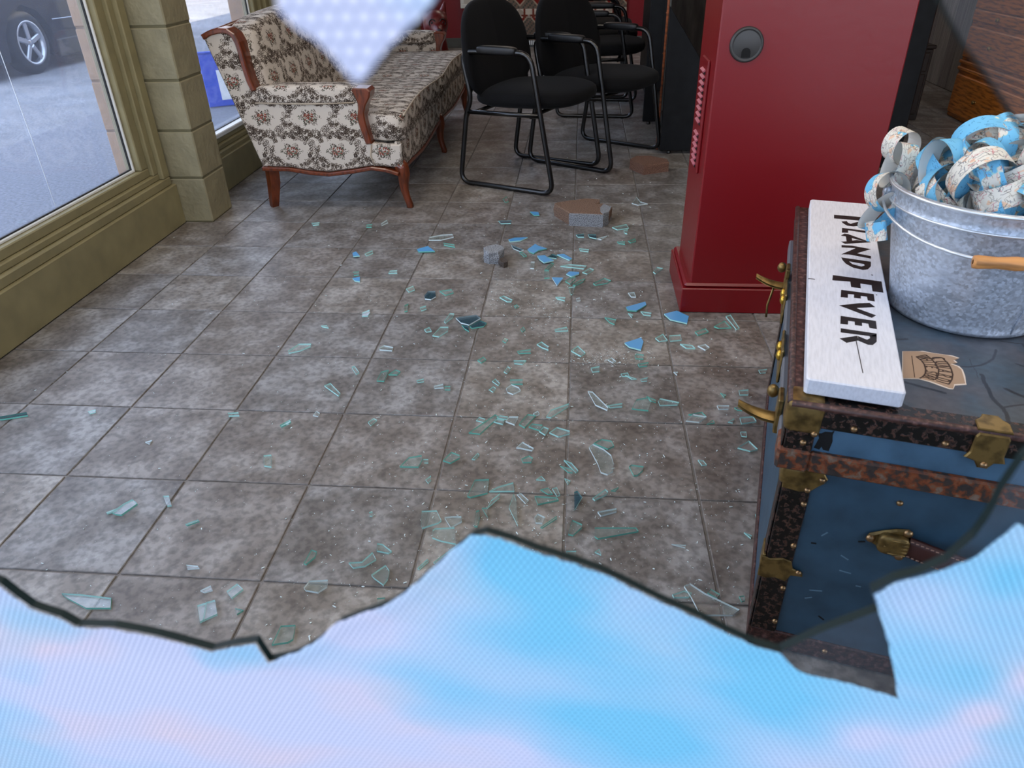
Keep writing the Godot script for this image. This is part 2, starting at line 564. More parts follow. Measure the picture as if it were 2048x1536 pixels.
# cream tapestry cloth with rose medallions between scrolls, half-drop repeat
func fabric_material() -> void:
	var w := 368
	var h := 512
	var im := Image.create(w, h, false, Image.FORMAT_RGB8)
	im.fill(Color(0.76, 0.715, 0.66))
	var r := RandomNumberGenerator.new()
	r.seed = 5
	var dab := func(x: float, y: float, s: int, c: Color) -> void:
		for i in range(-s, s + 1):
			for j in range(-s, s + 1):
				if i * i + j * j <= s * s + 1:
					im.set_pixel(posmod(int(x) + i, w), posmod(int(y) + j, h), c)
	var dark := Color(0.17, 0.13, 0.11)
	var centres := [Vector2(w * 0.5, h * 0.25), Vector2(0, h * 0.75), Vector2(w, h * 0.75), Vector2(w * 0.5, h * 1.25), Vector2(0, -h * 0.25), Vector2(w, -h * 0.25), Vector2(w * 0.5, -h * 0.75), Vector2(w * 1.5, h * 0.25), Vector2(-w * 0.5, h * 0.25)]
	# curling vines fill the ground between the medallions
	var curls := 0
	while curls < 300:
		var at := Vector2(r.randf() * w, r.randf() * h)
		var reach := 9.0
		for c in centres:
			reach = minf(reach, ((at - c) / Vector2(w * 0.5, h * 0.25)).length())
		if reach < 0.79:
			continue
		curls += 1
		var a0 := r.randf() * TAU
		var spin: float = 1.0 if r.randf() < 0.5 else -1.0
		var ink := dark.lerp(Color(0.34, 0.29, 0.24), r.randf())
		var big := r.randf_range(9.0, 17.0)
		for t in 30:
			var q := t / 30.0
			var b := a0 + spin * q * 6.5
			dab.call(at.x + cos(b) * big * (1.0 - q * 0.75), at.y + sin(b) * big * (1.0 - q * 0.75), 1 if curls % 3 else 2, ink)
		for t in 3:
			dab.call(at.x + r.randf_range(-20, 20), at.y + r.randf_range(-20, 20), 2, ink)
	for centre in [centres[0], centres[1]]:
		for k in 420:
			var a := r.randf() * TAU
			var d := sqrt(r.randf())
			var p: Vector2 = centre + Vector2(cos(a) * 96.0, sin(a) * 72.0) * d * (0.82 + 0.18 * cos(a * 6.0))
			dab.call(p.x, p.y, r.randi_range(1, 3), [dark, Color(0.24, 0.19, 0.16), Color(0.27, 0.31, 0.24), Color(0.36, 0.30, 0.26)][r.randi() % 4])
		for k in 34:
			var a := r.randf() * TAU
			var d := sqrt(r.randf()) * 0.55
			var p: Vector2 = centre + Vector2(cos(a) * 80.0, sin(a) * 62.0) * d
			dab.call(p.x, p.y, 5, [Color(0.50, 0.23, 0.19), Color(0.42, 0.19, 0.16), Color(0.62, 0.42, 0.34), Color(0.36, 0.42, 0.34)][r.randi() % 4])
	var t := ImageTexture.create_from_image(im)
	var m := mat("floral_cloth", Color(1, 1, 1), 0.85, 0.0, 0.3)
	m.albedo_texture = t
	world_map(m, 1.0, true)
	m.uv1_scale = Vector3(1.0 / 0.215, 1.0 / 0.300, 1.0 / 0.215)
	m.uv1_offset = Vector3(0.1, 0.35, 0.2)
	relief(m, t, 0.08)
	mat("cloth_piping", Color(0.68, 0.62, 0.54), 0.85)

# strips cut from old maps: sea, land and coast
func map_materials() -> void:
	for kind in 4:
		var w := 320
		var h := 64
		var im := Image.create(w, h, false, Image.FORMAT_RGB8)
		var n := noise(FastNoiseLite.TYPE_SIMPLEX_SMOOTH, 0.012, 200 + kind, 3)
		var r := RandomNumberGenerator.new()
		r.seed = 300 + kind
		var bias: float = [-0.75, 0.75, 0.05, -0.2][kind]
		for y in h:
			for x in w:
				var v := n.get_noise_2d(x, y) * 1.4 + bias
				var c := Color(0.86, 0.84, 0.79)
				if v < 0.0:
					c = Color(0.43, 0.72, 0.86)
				elif v < 0.06:
					c = Color(0.60, 0.80, 0.80)
				elif n.get_noise_2d(x * 2.0 + 99.0, y * 2.0) > 0.32:
					c = Color(0.88, 0.74, 0.62)
				im.set_pixel(x, y, c)
		for k in 240:
			var x := r.randi() % w
			var y := r.randi() % h
			var land: bool = n.get_noise_2d(x, y) * 1.4 + bias > 0.0
			var c: Color = [Color(0.30, 0.28, 0.28), Color(0.72, 0.38, 0.40), Color(0.40, 0.42, 0.46), Color(0.55, 0.52, 0.45)][r.randi() % 4] if land else Color(0.20, 0.42, 0.60)
			var a := r.randf() * TAU
			var px := float(x)
			var py := float(y)
			if not land and r.randf() < 0.55:
				continue
			for s in r.randi_range(5, 26 if land else 9):
				a += r.randf_range(-0.5, 0.5)
				px += cos(a)
				py += sin(a)
				im.set_pixel(posmod(int(px), w), posmod(int(py), h), c)
		var m := mat("map_%d" % kind, Color.WHITE, 0.7)
		m.albedo_texture = ImageTexture.create_from_image(im)
	mat("map_back", Color(0.84, 0.83, 0.80), 0.8)

# perforated window film printed with sky and cloud
func film_material() -> void:
	var s := 48
	var dots := Image.create(s, int(s * 1.732), false, Image.FORMAT_RGB8)
	var hh := dots.get_height()
	for y in hh:
		for x in s:
			var best := 9.0
			for c in [Vector2(0, 0), Vector2(1, 0), Vector2(0, 1), Vector2(1, 1), Vector2(0.5, 0.5)]:
				best = minf(best, Vector2((float(x) / s - c.x), (float(y) / hh - c.y) * 1.732).length())
			var v := clampf((0.40 - best) / 0.10, 0.0, 1.0)
			dots.set_pixel(x, y, Color(0.75, 0.78, 0.83).lerp(Color.WHITE, v))
	var w := 640
	var h := 512
	var im := Image.create(w, h, false, Image.FORMAT_RGB8)
	var n1 := noise(FastNoiseLite.TYPE_SIMPLEX_SMOOTH, 0.006, 401, 4)
	var n2 := noise(FastNoiseLite.TYPE_SIMPLEX_SMOOTH, 0.012, 402, 3)
	# where the print is blue (+) and where it is cloud (-), at places read off the photograph
	var spots := []
	for k in [[1010, 1110, 90, 1.0], [1090, 1230, 130, 0.75], [1200, 1420, 150, 0.7], [1330, 1500, 150, 0.7], [900, 1330, 120, 0.35], [40, 1240, 70, 0.8], [140, 1260, 60, 0.5], [60, 1350, 60, 0.45], [420, 1315, 60, 0.6], [500, 1300, 50, 0.5], [1560, 1420, 170, 0.6], [1480, 1330, 150, 0.5], [1800, 1300, 90, 0.45], [1960, 1330, 110, 0.5], [2010, 1150, 60, 0.4], [1700, 1500, 100, 0.35],
			[250, 1430, 220, -1.0], [620, 1400, 200, -0.8], [800, 1500, 180, -0.6], [300, 1300, 90, -0.5], [700, 1260, 90, -0.5], [1250, 1200, 60, -0.3], [1720, 1470, 70, -0.9], [1960, 1420, 60, -0.9], [1880, 1480, 70, -0.9], [2040, 1360, 50, -0.8], [1870, 1200, 90, -0.25], [720, 60, 160, -1.2], [1000, 1480, 90, -0.5]]:
		var p := at_depth(k[0], k[1], GLASS_Z)
		var q := at_depth(k[0] + k[2], k[1], GLASS_Z)
		spots.append([Vector2(p.x, p.y), p.distance_to(q), k[3]])
	for y in h:
		for x in w:
			var p := Vector2(-0.5 + float(x) / w * 1.0, 1.45 - float(y) / h * 0.8)
			var v := 0.0
			for k in spots:
				var d: float = p.distance_squared_to(k[0]) / (k[1] * k[1])
				if d < 6.0:
					v += k[2] * exp(-d)
			var u := x * 0.9 + y * 0.35
			v += n1.get_noise_2d(u * 0.7, (y - x * 0.35) * 1.9) * 0.9 + n2.get_noise_2d(u, (y - x * 0.3) * 2.2) * 0.35
			var t := clampf(v * 0.75 + 0.30, 0.0, 1.0)
			var cloud := Color(0.86, 0.865, 0.925).lerp(Color(0.93, 0.86, 0.875), clampf(n2.get_noise_2d(x * 0.8 + 300.0, y * 1.6) * 1.6, 0.0, 1.0))
			im.set_pixel(x, y, cloud.lerp(Color(0.52, 0.82, 0.915), t))
	var m := mat("film_print", Color.WHITE, 0.45, 0.0, 0.4)
	m.albedo_texture = ImageTexture.create_from_image(dots)
	m.uv1_scale = Vector3(1.0 / 0.0028, 1.0 / (0.0028 * 1.732), 1.0)
	m.detail_enabled = true
	m.detail_albedo = ImageTexture.create_from_image(im)
	m.detail_blend_mode = BaseMaterial3D.BLEND_MODE_MUL
	m.detail_uv_layer = BaseMaterial3D.DETAIL_UV_2
	m.backlight_enabled = true
	m.backlight = Color(0.80, 0.80, 0.80)
	mat("film_back", Color(0.10, 0.10, 0.10), 0.6)

func rug_material() -> void:
	var w := 256
	var h := 256
	var im := Image.create(w, h, false, Image.FORMAT_RGB8)
	var n := noise(FastNoiseLite.TYPE_CELLULAR, 0.06, 501, 1)
	n.cellular_return_type = FastNoiseLite.RETURN_CELL_VALUE
	for y in h:
		for x in w:
			var mx := absi((x % 64) - 32)
			var my := absi((y % 64) - 32)
			var c := Color(0.45, 0.38, 0.33)
			if mx + my < 18:
				c = Color(0.44, 0.12, 0.10)
			elif mx + my < 25:
				c = Color(0.62, 0.56, 0.48)
			elif (x / 6 + y / 6) % 3 == 0:
				c = Color(0.30, 0.30, 0.28)
			if y % 128 < 30:
				c = Color(0.74, 0.69, 0.63)
				if absi((x % 32) - 16) < 4 + (8 if y % 128 > 18 else 0) - (6 if y % 128 > 24 else 0):
					c = Color(0.42, 0.20, 0.16)
			im.set_pixel(x, y, c.lerp(Color(0.3, 0.25, 0.22), clampf(n.get_noise_2d(x, y) * 0.4, 0.0, 0.5)))
	var m := mat("rug", Color.WHITE, 0.95, 0.0, 0.2)
	m.albedo_texture = ImageTexture.create_from_image(im)
	world_map(m, 1.3)
# ---------------------------------------------------------------- the room
func make_floor() -> void:
	var f := shell("floor", "grey brown slate look ceramic tile floor strewn with broken glass")
	part(f, "grout_bed", span_mesh(Vector3(WALL_X - 0.1, -0.12, -9.0), Vector3(2.9, -0.0035, -0.12)), M.grout)
	var size := TILE - 0.0055
	var shared := box_mesh(Vector3(size, 0.010, size), 0.0016)
	var all := []
	for i in range(-7, 11):
		for j in range(-3, 27):
			var lo := Vector2(GRID.x + i * TILE, GRID.y - (j + 1) * TILE)
			var hi := lo + Vector2(TILE, TILE)
			lo.x = maxf(lo.x, WALL_X - 0.003)
			hi.x = minf(hi.x, 2.82)
			lo.y = maxf(lo.y, -8.94)
			hi.y = minf(hi.y, -0.30)
			if hi.x - lo.x < 0.02 or hi.y - lo.y < 0.02:
				continue
			var area := 0.0
			var quad2 := PackedVector2Array()
			for c in [lo, Vector2(hi.x, lo.y), hi, Vector2(lo.x, hi.y)]:
				quad2.append(seen_at(Vector3(c.x, 0, c.y)))
			for k in 4:
				area += quad2[k].cross(quad2[(k + 1) % 4]) / 2.0
			var mid := seen_at(Vector3((lo.x + hi.x) / 2.0, 0, (lo.y + hi.y) / 2.0))
			if mid.x < -120 or mid.x > 2170 or mid.y < -60 or mid.y > 1650:
				area = 0.0
			all.append([absf(area), lo, hi, posmod(i * 7 + j * 3 + (i * j) % 5, 4)])
	all.sort_custom(func(a, b): return a[0] > b[0])
	var rest := start()
	for k in all.size():
		var lo: Vector2 = all[k][1]
		var hi: Vector2 = all[k][2]
		var c := Vector3((lo.x + hi.x) / 2.0, -0.005, (lo.y + hi.y) / 2.0)
		if k < 296 and all[k][0] > 0.0:
			var t := part(f, "tile", shared, M["tile_%d" % all[k][3]], c)
			t.scale = Vector3((hi.x - lo.x - 0.0055) / size, 1.0, (hi.y - lo.y - 0.0055) / size)
		else:
			box(rest, c, Vector3(hi.x - lo.x - 0.0055, 0.010, hi.y - lo.y - 0.0055), 0.0016)
	var o := part(f, "far_tile", done(rest), M.tile_0)
	o.set_meta("kind", "stuff")

# frame of stepped mouldings round an opening in the left wall, from z0 (near) to z1 (far)
func left_window(called: String, label: String, z0: float, z1: float, low: float, high: float) -> Node3D:
	var w := shell(called, label, "window")
	var steps := [[0.0, 0.036, 0.012], [0.036, 0.062, 0.030], [0.062, 0.098, 0.046]]
	for s in steps:
		var x1: float = WALL_X - s[2]
		var x0 := WALL_X - 0.115
		var a: float = s[0]
		var b: float = s[1]
		var st := start()
		span(st, Vector3(x0, low - 0.098 + a, z1 - 0.15 + a * 1.5), Vector3(x1, low - 0.098 + b, z0 + 0.15 - a * 1.5), 0.004)
		span(st, Vector3(x0, high + 0.098 - b, z1 - 0.15 + a * 1.5), Vector3(x1, high + 0.098 - a, z0 + 0.15 - a * 1.5), 0.004)
		span(st, Vector3(x0, low - 0.098 + b, z1 - 0.15 + a * 1.5), Vector3(x1, high + 0.098 - b, z1 - 0.15 + b * 1.5), 0.004)
		span(st, Vector3(x0, low - 0.098 + b, z0 + 0.15 - b * 1.5), Vector3(x1, high + 0.098 - b, z0 + 0.15 - a * 1.5), 0.004)
		part(w, "frame_moulding", done(st), M.olive_paint)
	var bead := start()
	var gx := WALL_X - 0.088
	for s in [[z1, z1 + 0.010], [z0 - 0.010, z0]]:
		span(bead, Vector3(gx + 0.002, low, s[0]), Vector3(gx + 0.016, high, s[1]), 0.002)
	span(bead, Vector3(gx + 0.002, low, z1 + 0.010), Vector3(gx + 0.016, low + 0.010, z0 - 0.010), 0.002)
	part(w, "glazing_bead", done(bead), M.bead_white)
	var rub := start()
	for s in [[z1 + 0.010, z1 + 0.015], [z0 - 0.015, z0 - 0.010]]:
		span(rub, Vector3(gx + 0.001, low + 0.010, s[0]), Vector3(gx + 0.008, high, s[1]))
	span(rub, Vector3(gx + 0.001, low + 0.010, z1 + 0.015), Vector3(gx + 0.008, low + 0.015, z0 - 0.015))
	part(w, "gasket", done(rub), M.gasket)
	var outer := start()
	span(outer, Vector3(gx - 0.020, low - 0.05, z1 - 0.05), Vector3(gx - 0.006, high + 0.05, z1 - 0.012), 0.003)
	span(outer, Vector3(gx - 0.020, low - 0.05, z0 - 0.004), Vector3(gx - 0.006, high + 0.05, z0 + 0.05), 0.003)
	span(outer, Vector3(gx - 0.020, low - 0.06, z1), Vector3(gx - 0.006, low - 0.004, z0), 0.003)
	part(w, "outer_frame", done(outer), M.frame_grey)
	part(w, "pane", span_mesh(Vector3(gx - 0.003, low, z1), Vector3(gx + 0.001, high, z0)), M.hazy_glass)
	return w

func block_pillar(w: Node3D, z0: float, z1: float) -> void:
	var course := 0.2032
	part(w, "mortar", span_mesh(Vector3(WALL_X - 0.09, 0, z1 + 0.004), Vector3(-1.664, 2.80, z0 - 0.004)), M.mortar_olive)
	part(w, "mortar", span_mesh(Vector3(-2.046, -0.04, z1 + 0.004), Vector3(WALL_X - 0.09, 2.80, z0 - 0.004)), M.mortar_tan)
	var inner := box_mesh(Vector3(0.220, course - 0.006, z0 - z1), 0.005)
	var outer := box_mesh(Vector3(0.170, course - 0.006, z0 - z1), 0.005)
	for k in 13:
		var y := course * (k + 0.5)
		part(w, "block", inner, M.olive_block, Vector3(-1.770, y, (z0 + z1) / 2.0))
		part(w, "block", outer, M.tan_block, Vector3(-1.965, y, (z0 + z1) / 2.0))

func make_left_wall() -> void:
	var w := shell("wall_left", "olive painted low wall and block pillars under the side windows")
	part(w, "low_wall", span_mesh(Vector3(-2.0, 0, -3.13), Vector3(WALL_X, 0.180, -0.14), 0.004), M.olive_paint)
	part(w, "low_wall", span_mesh(Vector3(-2.0, 0, -4.63), Vector3(WALL_X, 0.165, -3.345), 0.004), M.olive_paint)
	part(w, "low_wall", span_mesh(Vector3(-2.0, 0, -8.95), Vector3(WALL_X, 0.165, -4.845), 0.004), M.olive_paint)
	part(w, "header", span_mesh(Vector3(-2.0, 2.398, -8.95), Vector3(WALL_X, 2.85, -0.14)), M.olive_paint)
	part(w, "end_wall", span_mesh(Vector3(-2.0, 0.165, -8.95), Vector3(WALL_X, 2.40, -7.60)), M.olive_paint)
	block_pillar(w, -3.130, -3.345)
	block_pillar(w, -4.630, -4.845)
	var a := left_window("window_1", "large side window beside the pillar with a thin crack line across its glass", -0.42, -2.965, 0.278, 2.30)
	# a hairline crack runs across the big pane
	var c0 := onto_x(0, 104, WALL_X - 0.086)
	var c1 := onto_x(60, 268, WALL_X - 0.086)
	var c2 := onto_x(121, 441, WALL_X - 0.086)
	part(a, "crack", tube_mesh([c0 + (c0 - c1) * 0.6, c0, c1, c2], 0.0011, 5), M.crack)
	left_window("window_2", "side window behind the floral settee", -3.50, -4.48, 0.250, 2.30)
	part(w, "window_sill", span_mesh(Vector3(WALL_X - 0.086, 0.238, -4.48), Vector3(WALL_X - 0.040, 0.262, -3.50), 0.004), M.bead_white)
	left_window("window_3", "far side window behind the end of the settee", -5.00, -7.45, 0.250, 2.30)
func onto_x(x: float, y: float, wx: float) -> Vector3:
	var d := ray(x, y)
	return EYE + d * (wx / d.x)

func make_front_wall() -> void:
	var w := shell("wall_front", "storefront wall under and over the front glass")
	var z0 := -0.28
	var z1 := -0.14
	part(w, "low_wall", span_mesh(Vector3(WALL_X, 0, z0), Vector3(2.82, 0.25, z1), 0.004), M.olive_paint)
	part(w, "header", span_mesh(Vector3(WALL_X, 2.45, z0), Vector3(2.82, 2.85, z1), 0.004), M.olive_paint)
	for x in [-1.76, -0.78, 0.92, 2.79]:
		part(w, "mullion", span_mesh(Vector3(x - 0.03, 0.25, z0 + 0.02), Vector3(x + 0.03, 2.45, z1 - 0.02), 0.004), M.frame_grey)
	for s in [[-1.73, -0.81], [0.95, 2.76]]:
		part(w, "pane", span_mesh(Vector3(s[0], 0.25, GLASS_Z - 0.003), Vector3(s[1], 2.45, GLASS_Z + 0.003)), M.window_glass)
	var c := shell("trim_1", "unseen flat overhang added over the storefront to shade the film")
	part(c, "shade_canopy", span_mesh(Vector3(-2.2, 2.75, -0.14), Vector3(9.0, 2.95, 1.9), 0.01), M.roof)  # unseen overhang, added to cut the sky light on the film

func make_other_walls() -> void:
	var b := shell("wall_back", "dark red wall at the far end of the shop")
	part(b, "wall", span_mesh(Vector3(-2.0, 0, -9.15), Vector3(3.0, 2.85, -8.95)), M.red_wall)
	var bb := shell("baseboard_back", "grey baseboard along the red wall")
	part(bb, "board", span_mesh(Vector3(WALL_X, 0, -8.95), Vector3(2.82, 0.10, -8.935), 0.003), M.baseboard)
	var r := shell("wall_right", "pale grey boarded wall beside the oak drawers")
	part(r, "wall", span_mesh(Vector3(2.835, 0, -9.15), Vector3(3.02, 2.85, -0.14)), M.wall_white)
	var k := 0
	var z := -0.30
	while z > -8.9:
		var m: StandardMaterial3D = M["plank_%d" % (k % 3)] if M.has("plank_0") else null
		if m == null:
			for j in 3:
				var pm := mat("plank_%d" % j, [Color(0.50, 0.48, 0.46), Color(0.46, 0.44, 0.43), Color(0.54, 0.52, 0.50)][j], 0.7)
				pm.albedo_texture = grain(noise(FastNoiseLite.TYPE_SIMPLEX_SMOOTH, 0.03, 601, 4), 256, [[0.0, g(0.7)], [1.0, g(1.0)]])
				world_map(pm, 2.0, false, Vector3(1, 0.2, 3))
			m = M["plank_%d" % (k % 3)]
		part(r, "plank", span_mesh(Vector3(2.82, 0, z - 0.148), Vector3(2.838, 2.8, z), 0.003), m)
		z -= 0.15
		k += 1
	var c := shell("ceiling", "white ceiling of the shop")
	part(c, "ceiling_slab", span_mesh(Vector3(-2.0, 2.80, -9.15), Vector3(3.02, 2.95, -0.14)), M.ceiling_white)
	var roof := shell("trim_2", "flat roof and unseen neighbouring blocks added to hold off the sun", "roof")
	part(roof, "parapet", span_mesh(Vector3(-2.05, 2.95, -9.2), Vector3(3.05, 3.75, -0.10)), M.roof)
	part(roof, "added_neighbour", span_mesh(Vector3(3.06, -0.04, -20.0), Vector3(14.0, 3.75, -0.10)), M.tan_block)  # unseen blocks, added to widen the shade round the shop
	part(roof, "added_neighbour", span_mesh(Vector3(-2.0, -0.04, -20.0), Vector3(3.05, 3.75, -9.2)), M.tan_block)
	for p in [Vector3(-1.0, 2.80, -1.0), Vector3(0.6, 2.80, -1.0), Vector3(2.1, 2.80, -1.0), Vector3(-1.0, 2.80, -2.6), Vector3(0.6, 2.80, -2.6), Vector3(2.1, 2.80, -2.6), Vector3(-0.6, 2.80, -7.7), Vector3(1.2, 2.80, -7.7)]:  # unseen fill panels, added to brighten the room
		var t := thing("added_ceiling_light", "added unseen fill light panel under the shop ceiling", "light", p, 0.0, "added fill light panels")
		part(t, "fill_frame", span_mesh(Vector3(-0.31, -0.02, -0.31), Vector3(0.31, 0.0, 0.31), 0.004), M.bead_white)
		var glow: StandardMaterial3D = M.fill_glow if M.has("fill_glow") else mat("fill_glow", Color(1, 0.96, 0.9), 0.5)
		glow.emission_enabled = true
		glow.emission = Color(1.0, 0.93, 0.82)
		glow.emission_energy_multiplier = 0.4
		part(t, "fill_diffuser", span_mesh(Vector3(-0.29, -0.026, -0.29), Vector3(0.29, -0.02, 0.29), 0.002), glow)
		var l := AreaLight3D.new()
		l.name = "fill_light"
		l.area_size = Vector2(0.58, 0.58)
		l.light_color = Color(1.0, 0.96, 0.91)
		l.light_energy = 0.22
		l.area_range = 12.0
		l.shadow_enabled = true
		t.add_child(l)
		l.position = Vector3(0, -0.03, 0)
		l.rotation.x = -PI / 2

# ---------------------------------------------------------------- the street
func make_outside() -> void:
	var s := shell("trim_3", "dark pavement strip outside the side windows", "pavement")
	part(s, "pavement", span_mesh(Vector3(-3.745, -0.25, -24.0), Vector3(-2.05, -0.025, 4.0), 0.008), M.walk)
	part(s, "pavement", span_mesh(Vector3(-2.05, -0.25, -0.14), Vector3(14.0, -0.025, 4.0), 0.008), M.walk)
	var r := shell("trim_4", "grey asphalt street beside the shop", "street")
	part(r, "street", span_mesh(Vector3(-40.0, -0.40, -60.0), Vector3(-3.755, -0.28, 40.0)), M.asphalt)
	part(r, "street", span_mesh(Vector3(-3.755, -0.30, 4.0), Vector3(40.0, -0.05, 40.0)), M.asphalt)
	make_car()
	var b := thing("street_building", "tan block building wall across the street", "building", Vector3(-16.0, -0.28, -30.0))
	part(b, "wall", span_mesh(Vector3(-6, 0, -16), Vector3(0, 6, 20), 0.02), M.tan_block)
	part(b, "plinth", span_mesh(Vector3(0, 0, -16), Vector3(0.08, 0.5, 20), 0.01), M.tan_block)
	# blue and white folding sign on the pavement outside the second window
	var t := thing("pavement_sign", "blue and white folding board lying open outside the window behind the settee", "sign board", Vector3(-2.80, -0.025, -6.0), 0.5)
	t.scale = Vector3.ONE * 0.55
	for k in 2:
		var tilt := Basis(Vector3.RIGHT, 0.34 if k else -0.34)
		var st := start()
		var off := Vector3(0, 0, -0.20 if k else 0.20)
		box(st, Vector3(0, 0.36, 0) + off * 0.55, Vector3(0.60, 0.74, 0.03), 0.006, tilt)
		part(t, "board", done(st), M.sign_blue)
		var wt := start()
		box(wt, Vector3(0, 0.36, 0) + off * 0.55 + tilt * Vector3(0.04, -0.09, 0.018 if not k else -0.018), Vector3(0.30, 0.40, 0.006), 0.0, tilt)
		part(t, "white_panel", done(wt), M.sign_white)

func make_car() -> void:
	# local: x along the street towards the camera (car length), y up, z out to the shop side
	var t := thing("parked_car", "dark parked car with silver alloy wheels seen through the cracked side window", "car", Vector3(-6.65, -0.28, -11.96), PI / 2)
	var body := pv([-3.6, 0.20, -3.7, 0.62, -3.55, 0.86, -2.9, 1.00, -2.3, 1.52, -0.4, 1.56, 0.35, 1.06, 1.0, 0.95, 1.12, 0.55, 1.05, 0.18, 0.42, 0.16, 0.38, 0.45, 0.22, 0.64, 0.0, 0.71, -0.22, 0.64, -0.38, 0.45, -0.42, 0.16, -2.28, 0.16, -2.32, 0.45, -2.48, 0.64, -2.70, 0.71, -2.92, 0.64, -3.08, 0.45, -3.12, 0.18])
	part(t, "body", slab_mesh(body, 1.72, Transform3D(Basis(), Vector3(0, 0, -1.72)), 0.05), M.car_paint)
	part(t, "sill", span_mesh(Vector3(-2.25, 0.13, -0.06), Vector3(-0.45, 0.33, 0.015), 0.012), M.car_trim)
	part(t, "window", slab_mesh(pv([-2.62, 1.06, -2.2, 1.44, -1.4, 1.46, -1.4, 1.06]), 0.01, Transform3D(Basis(), Vector3(0, 0, -0.004))), M.car_glass)
	part(t, "window", slab_mesh(pv([-1.3, 1.06, -1.3, 1.46, -0.5, 1.47, 0.05, 1.06]), 0.01, Transform3D(Basis(), Vector3(0, 0, -0.004))), M.car_glass)
	part(t, "door_crease", tube_mesh([Vector3(-2.2, 0.56, 0.002), Vector3(-0.5, 0.52, 0.002)], 0.006, 6), M.alloy)
	for x in [0.0, -2.70]:
		for z in [-0.11, -1.6]:
			var st := start(true)
			lathe(st, [Vector2(0.24, -0.10), Vector2(0.31, -0.10), Vector2(0.345, -0.07), Vector2(0.345, 0.07), Vector2(0.31, 0.10), Vector2(0.24, 0.10)], 36, Vector3(x, 0.345, z), Basis(Vector3.RIGHT, PI / 2))
			var wheel := part(t, "tyre", done(st), M.tyre)
			if z > -0.5:
				var rim := start(true)
				lathe(rim, [Vector2(0.215, 0.03), Vector2(0.222, 0.10), Vector2(0.245, 0.105), Vector2(0.25, 0.09)], 36, Vector3(x, 0.345, z), Basis(Vector3.RIGHT, PI / 2))
				part(wheel, "rim", done(rim), M.alloy)
				var hub := start(true)
				lathe(hub, [Vector2(0.0, 0.085), Vector2(0.045, 0.08), Vector2(0.06, 0.05)], 20, Vector3(x, 0.345, z), Basis(Vector3.RIGHT, PI / 2))
				part(wheel, "hub", done(hub), M.alloy)
				for k in 5:
					var a := TAU * k / 5.0 + 0.3
					var sp := start()
					box(sp, Vector3(x, 0.345, z + 0.075) + Vector3(cos(a), sin(a), 0) * 0.13, Vector3(0.19, 0.062, 0.03), 0.01, Basis(Vector3.BACK, a))
					part(wheel, "spoke", done(sp), M.alloy)

# ---------------------------------------------------------------- what is left of the front pane
func pane_points(px: Array, extra: Array) -> PackedVector2Array:
	var out := PackedVector2Array()
	for k in range(0, px.size(), 2):
		var p := at_depth(px[k], px[k + 1], GLASS_Z)
		out.append(Vector2(p.x, p.y))
	out.append_array(pv(extra))
	return out
func film_mesh(outline: PackedVector2Array, z: float) -> ArrayMesh:
	var st := start()
	var tris := Geometry2D.triangulate_polygon(outline)
	for k in range(0, tris.size(), 3):
		var q := [outline[tris[k]], outline[tris[k + 1]], outline[tris[k + 2]]]
		if (q[1] - q[0]).cross(q[2] - q[0]) > 0.0:
			q.reverse()
		for p in q:
			st.set_uv(p)
			st.set_uv2(Vector2(p.x + 0.5, (1.45 - p.y) / 0.8))
			st.add_vertex(Vector3(p.x, p.y, z))
	return done(st)
func ragged(px: Array, jitter: float) -> Array:
	# the torn film frays a little between the points read off the photograph
	var out := []
	for k in range(0, px.size() - 2, 2):
		var a := Vector2(px[k], px[k + 1])
		var b := Vector2(px[k + 2], px[k + 3])
		var n := maxi(1, int(a.distance_to(b) / 14.0))
		for i in n:
			var p := a.lerp(b, float(i) / n)
			if i > 0:
				p += (b - a).normalized().orthogonal() * rng.randf_range(-jitter, jitter)
			out.append(p.x)
			out.append(p.y)
	out.append(px[px.size() - 2])
	out.append(px[px.size() - 1])
	return out
func overhang(px: Array) -> Array:
	# along the rising slope the film is torn a little proud of the glass
	var out := px.duplicate()
	for k in range(0, px.size(), 2):
		if px[k] > 560 and px[k] < 960:
			out[k] = px[k] - 5
			out[k + 1] = px[k + 1] - 7
	return out
func glass_piece(called: String, label: String, outline: PackedVector2Array) -> Node3D:
	var t := thing(called, label, "window pane", Vector3(0, 0, 0))
	var faces := start()
	var edges := start()
	slab(faces, outline, 0.004, Transform3D(Basis(), Vector3(0, 0, GLASS_Z - 0.004)), 0.0, edges)
	part(t, "glass", done(faces), M.front_glass)
	part(t, "broken_edge", done(edges), M.pane_edge)
	return t
